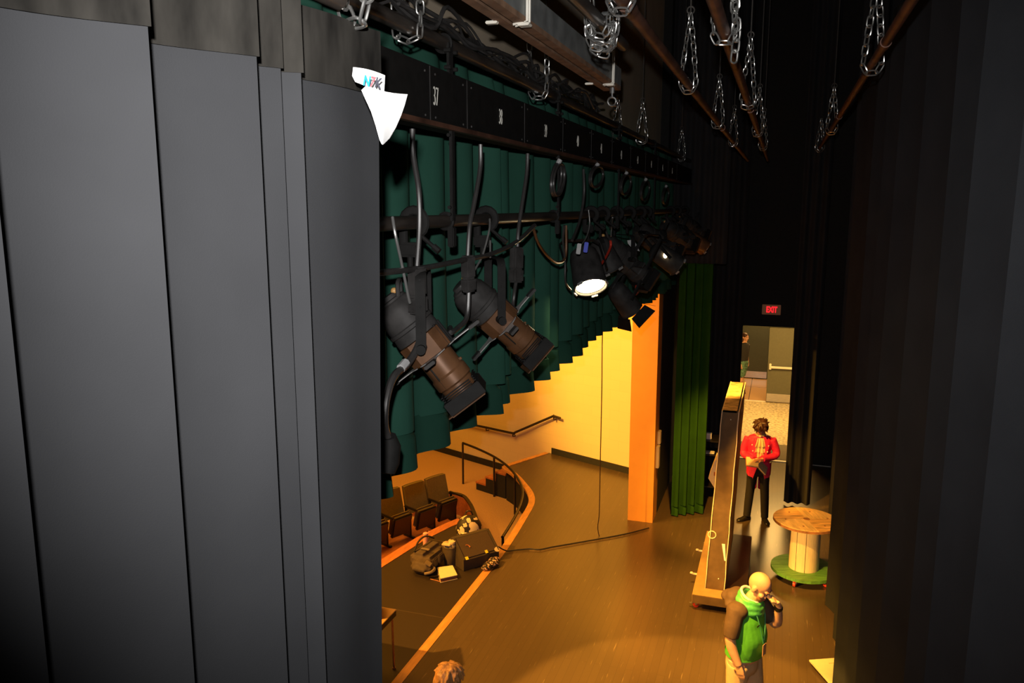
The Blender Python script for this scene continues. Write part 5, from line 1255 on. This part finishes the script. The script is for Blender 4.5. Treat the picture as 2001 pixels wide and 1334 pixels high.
for k in range(60):
    a = rnd.uniform(0, 2 * PI); e = rnd.uniform(.15, 1.45); o = s * math.cos(a) * math.cos(e) * .098 + f * math.sin(a) * math.cos(e) * .112 + u * (math.sin(e) * .092 + .045)
    tdir = (s * math.cos(a) + f * math.sin(a)) * math.sin(e) - u * math.cos(e); hb.tube([hc + o * .97, hc + o * 1.0 + tdir * .035, hc + o * .985 + tdir * .075], [.013, .012, .006], 6)
hr = fuse(hb.build('hair', 'hairblond', t), .008, 4)
sh = MB(); torso(sh, [(V((0, .01, .84)), .16, .115), (V((0, 0, .99)), .15, .115), (V((0, 0, 1.13)), .16, .118), (V((0, .01, 1.29)), .172, .108), (V((0, .01, 1.37)), .09, .076)], .006)
for a in (PA, QA): limb(sh, [a[0], V(a[0]) + (V(a[1]) - V(a[0])) * .5, V(a[0]) + (V(a[1]) - V(a[0])) * .8], [.06, .057, .054])
fuse(sh.build('shirt', 'paper', t), .012, 4)
kp = MB(); torso(kp, [(V((0, .01, .88)), .15, .11), (V((0, .01, .78)), .155, .115)], .008); limb(kp, [(-.08, 0, .82), (-.09, 0, .46), (-.09, .0, .07)], [.098, .075, .062]); limb(kp, [(.08, 0, .82), (.09, 0, .46), (.09, 0, .07)], [.098, .075, .062]); fuse(kp.build('trousers', 'blacktrouser', t), .013, 3)
shoe(t, (-.09, 0), (0, -1)); shoe(t, (.09, 0), (0, -1))
# ================================================================== CAMERA AND LIGHT
cam = bpy.data.cameras.new('camera'); cam.sensor_width = 36; cam.lens = F / 2001 * 36; cam.clip_start = .05; cam.clip_end = 200
co = bpy.data.objects.new('camera', cam); C.objects.link(co); co.location = (0, 0, H); co.rotation_euler = (PI / 2 - PITCH, 0, YAW)
bpy.context.scene.camera = co
w = bpy.data.worlds.new('world'); bpy.context.scene.world = w; w.use_nodes = True
w.node_tree.nodes['Background'].inputs['Color'].default_value = (.02, .018, .015, 1); w.node_tree.nodes['Background'].inputs['Strength'].default_value = .05
def light(kind, name, loc, energy, col, target=None, size=.1, angle=60, blend=.3, size_y=None):
    l = bpy.data.lights.new(name, kind); l.energy = energy; l.color = col
    if kind == 'SPOT': l.spot_size = math.radians(angle); l.spot_blend = blend; l.shadow_soft_size = size
    elif kind == 'POINT': l.shadow_soft_size = size
    elif kind == 'AREA': l.size = size; 
    o = bpy.data.objects.new(name, l); C.objects.link(o); o.location = loc
    if target is not None: o.rotation_euler = (V(target) - V(loc)).to_track_quat('-Z', 'Y').to_euler()
    return o
WARM = (1, .43, .045)
# camera flash, front-of-house stage lights, the lit cans on the pipe, house lights, corridor lights
light('SPOT', 'camera_flash', (-.03, -.03, H + .17), 430, (1, .97, .95), tuple(ray(1130, 520).normalized() * 10 + V((0, 0, H))), .02, 92, 1.0)
light('SPOT', 'house_spotlight', (-9.6, 3.0, 8.3), 10500, WARM, (-3.7, 8.8, 0), .12, 37, .8)
light('SPOT', 'house_spotlight', (-9.0, 8.0, 7.6), 10500, (1, .46, .05), (-2.5, 14.9, 2.0), .12, 34, .8)
light('SPOT', 'can_light_beam', tuple(LIT + ld_ * .03), 2300, (1, .47, .065), (-.72, 7.05, 0), .06, 46, .10)
light('SPOT', 'can_light_beam', (-1.1, 8.2, 4.62), 1900, (1, .45, .05), (-.5, 9.75, 0), .06, 44, .7)
light('SPOT', 'can_light_beam', (-1.1, 7.9, 4.62), 1300, (1, .48, .07), (.5, 11.5, .4), .05, 15, .5)
light('SPOT', 'house_spotlight', (-9.0, -2.5, 5.6), 15000, (1, .50, .09), (.52, 11.4, .42), .08, 5.5, .5)
light('SPOT', 'can_light_beam', (-1.08, 10.6, 4.6), 1500, (1, .45, .05), (-.35, 13.2, .3), .06, 44, .6)
light('SPOT', 'house_spotlight', (-8.5, .8, 7.6), 5200, (1, .47, .06), (-1.35, 6.2, .9), .1, 23, .8)
light('AREA', 'house_ceiling_light', (-8.5, 10, 8.6), 900, (1, .43, .05), (-8.5, 10, 0), 5)
light('AREA', 'vestibule_light', (.35, 19.8, 3.15), 250, (1, .56, .15), (.35, 19.8, 0), 1.6)
light('AREA', 'corridor_light', (-.3, 23.9, 2.95), 90, (1, .56, .18), (-.3, 23.9, 0), 1.2)
sc = bpy.context.scene
sc.view_settings.view_transform = 'Standard'; sc.view_settings.look = 'None'; sc.view_settings.exposure = 0; sc.view_settings.gamma = 1
sc.view_settings.use_curve_mapping = False
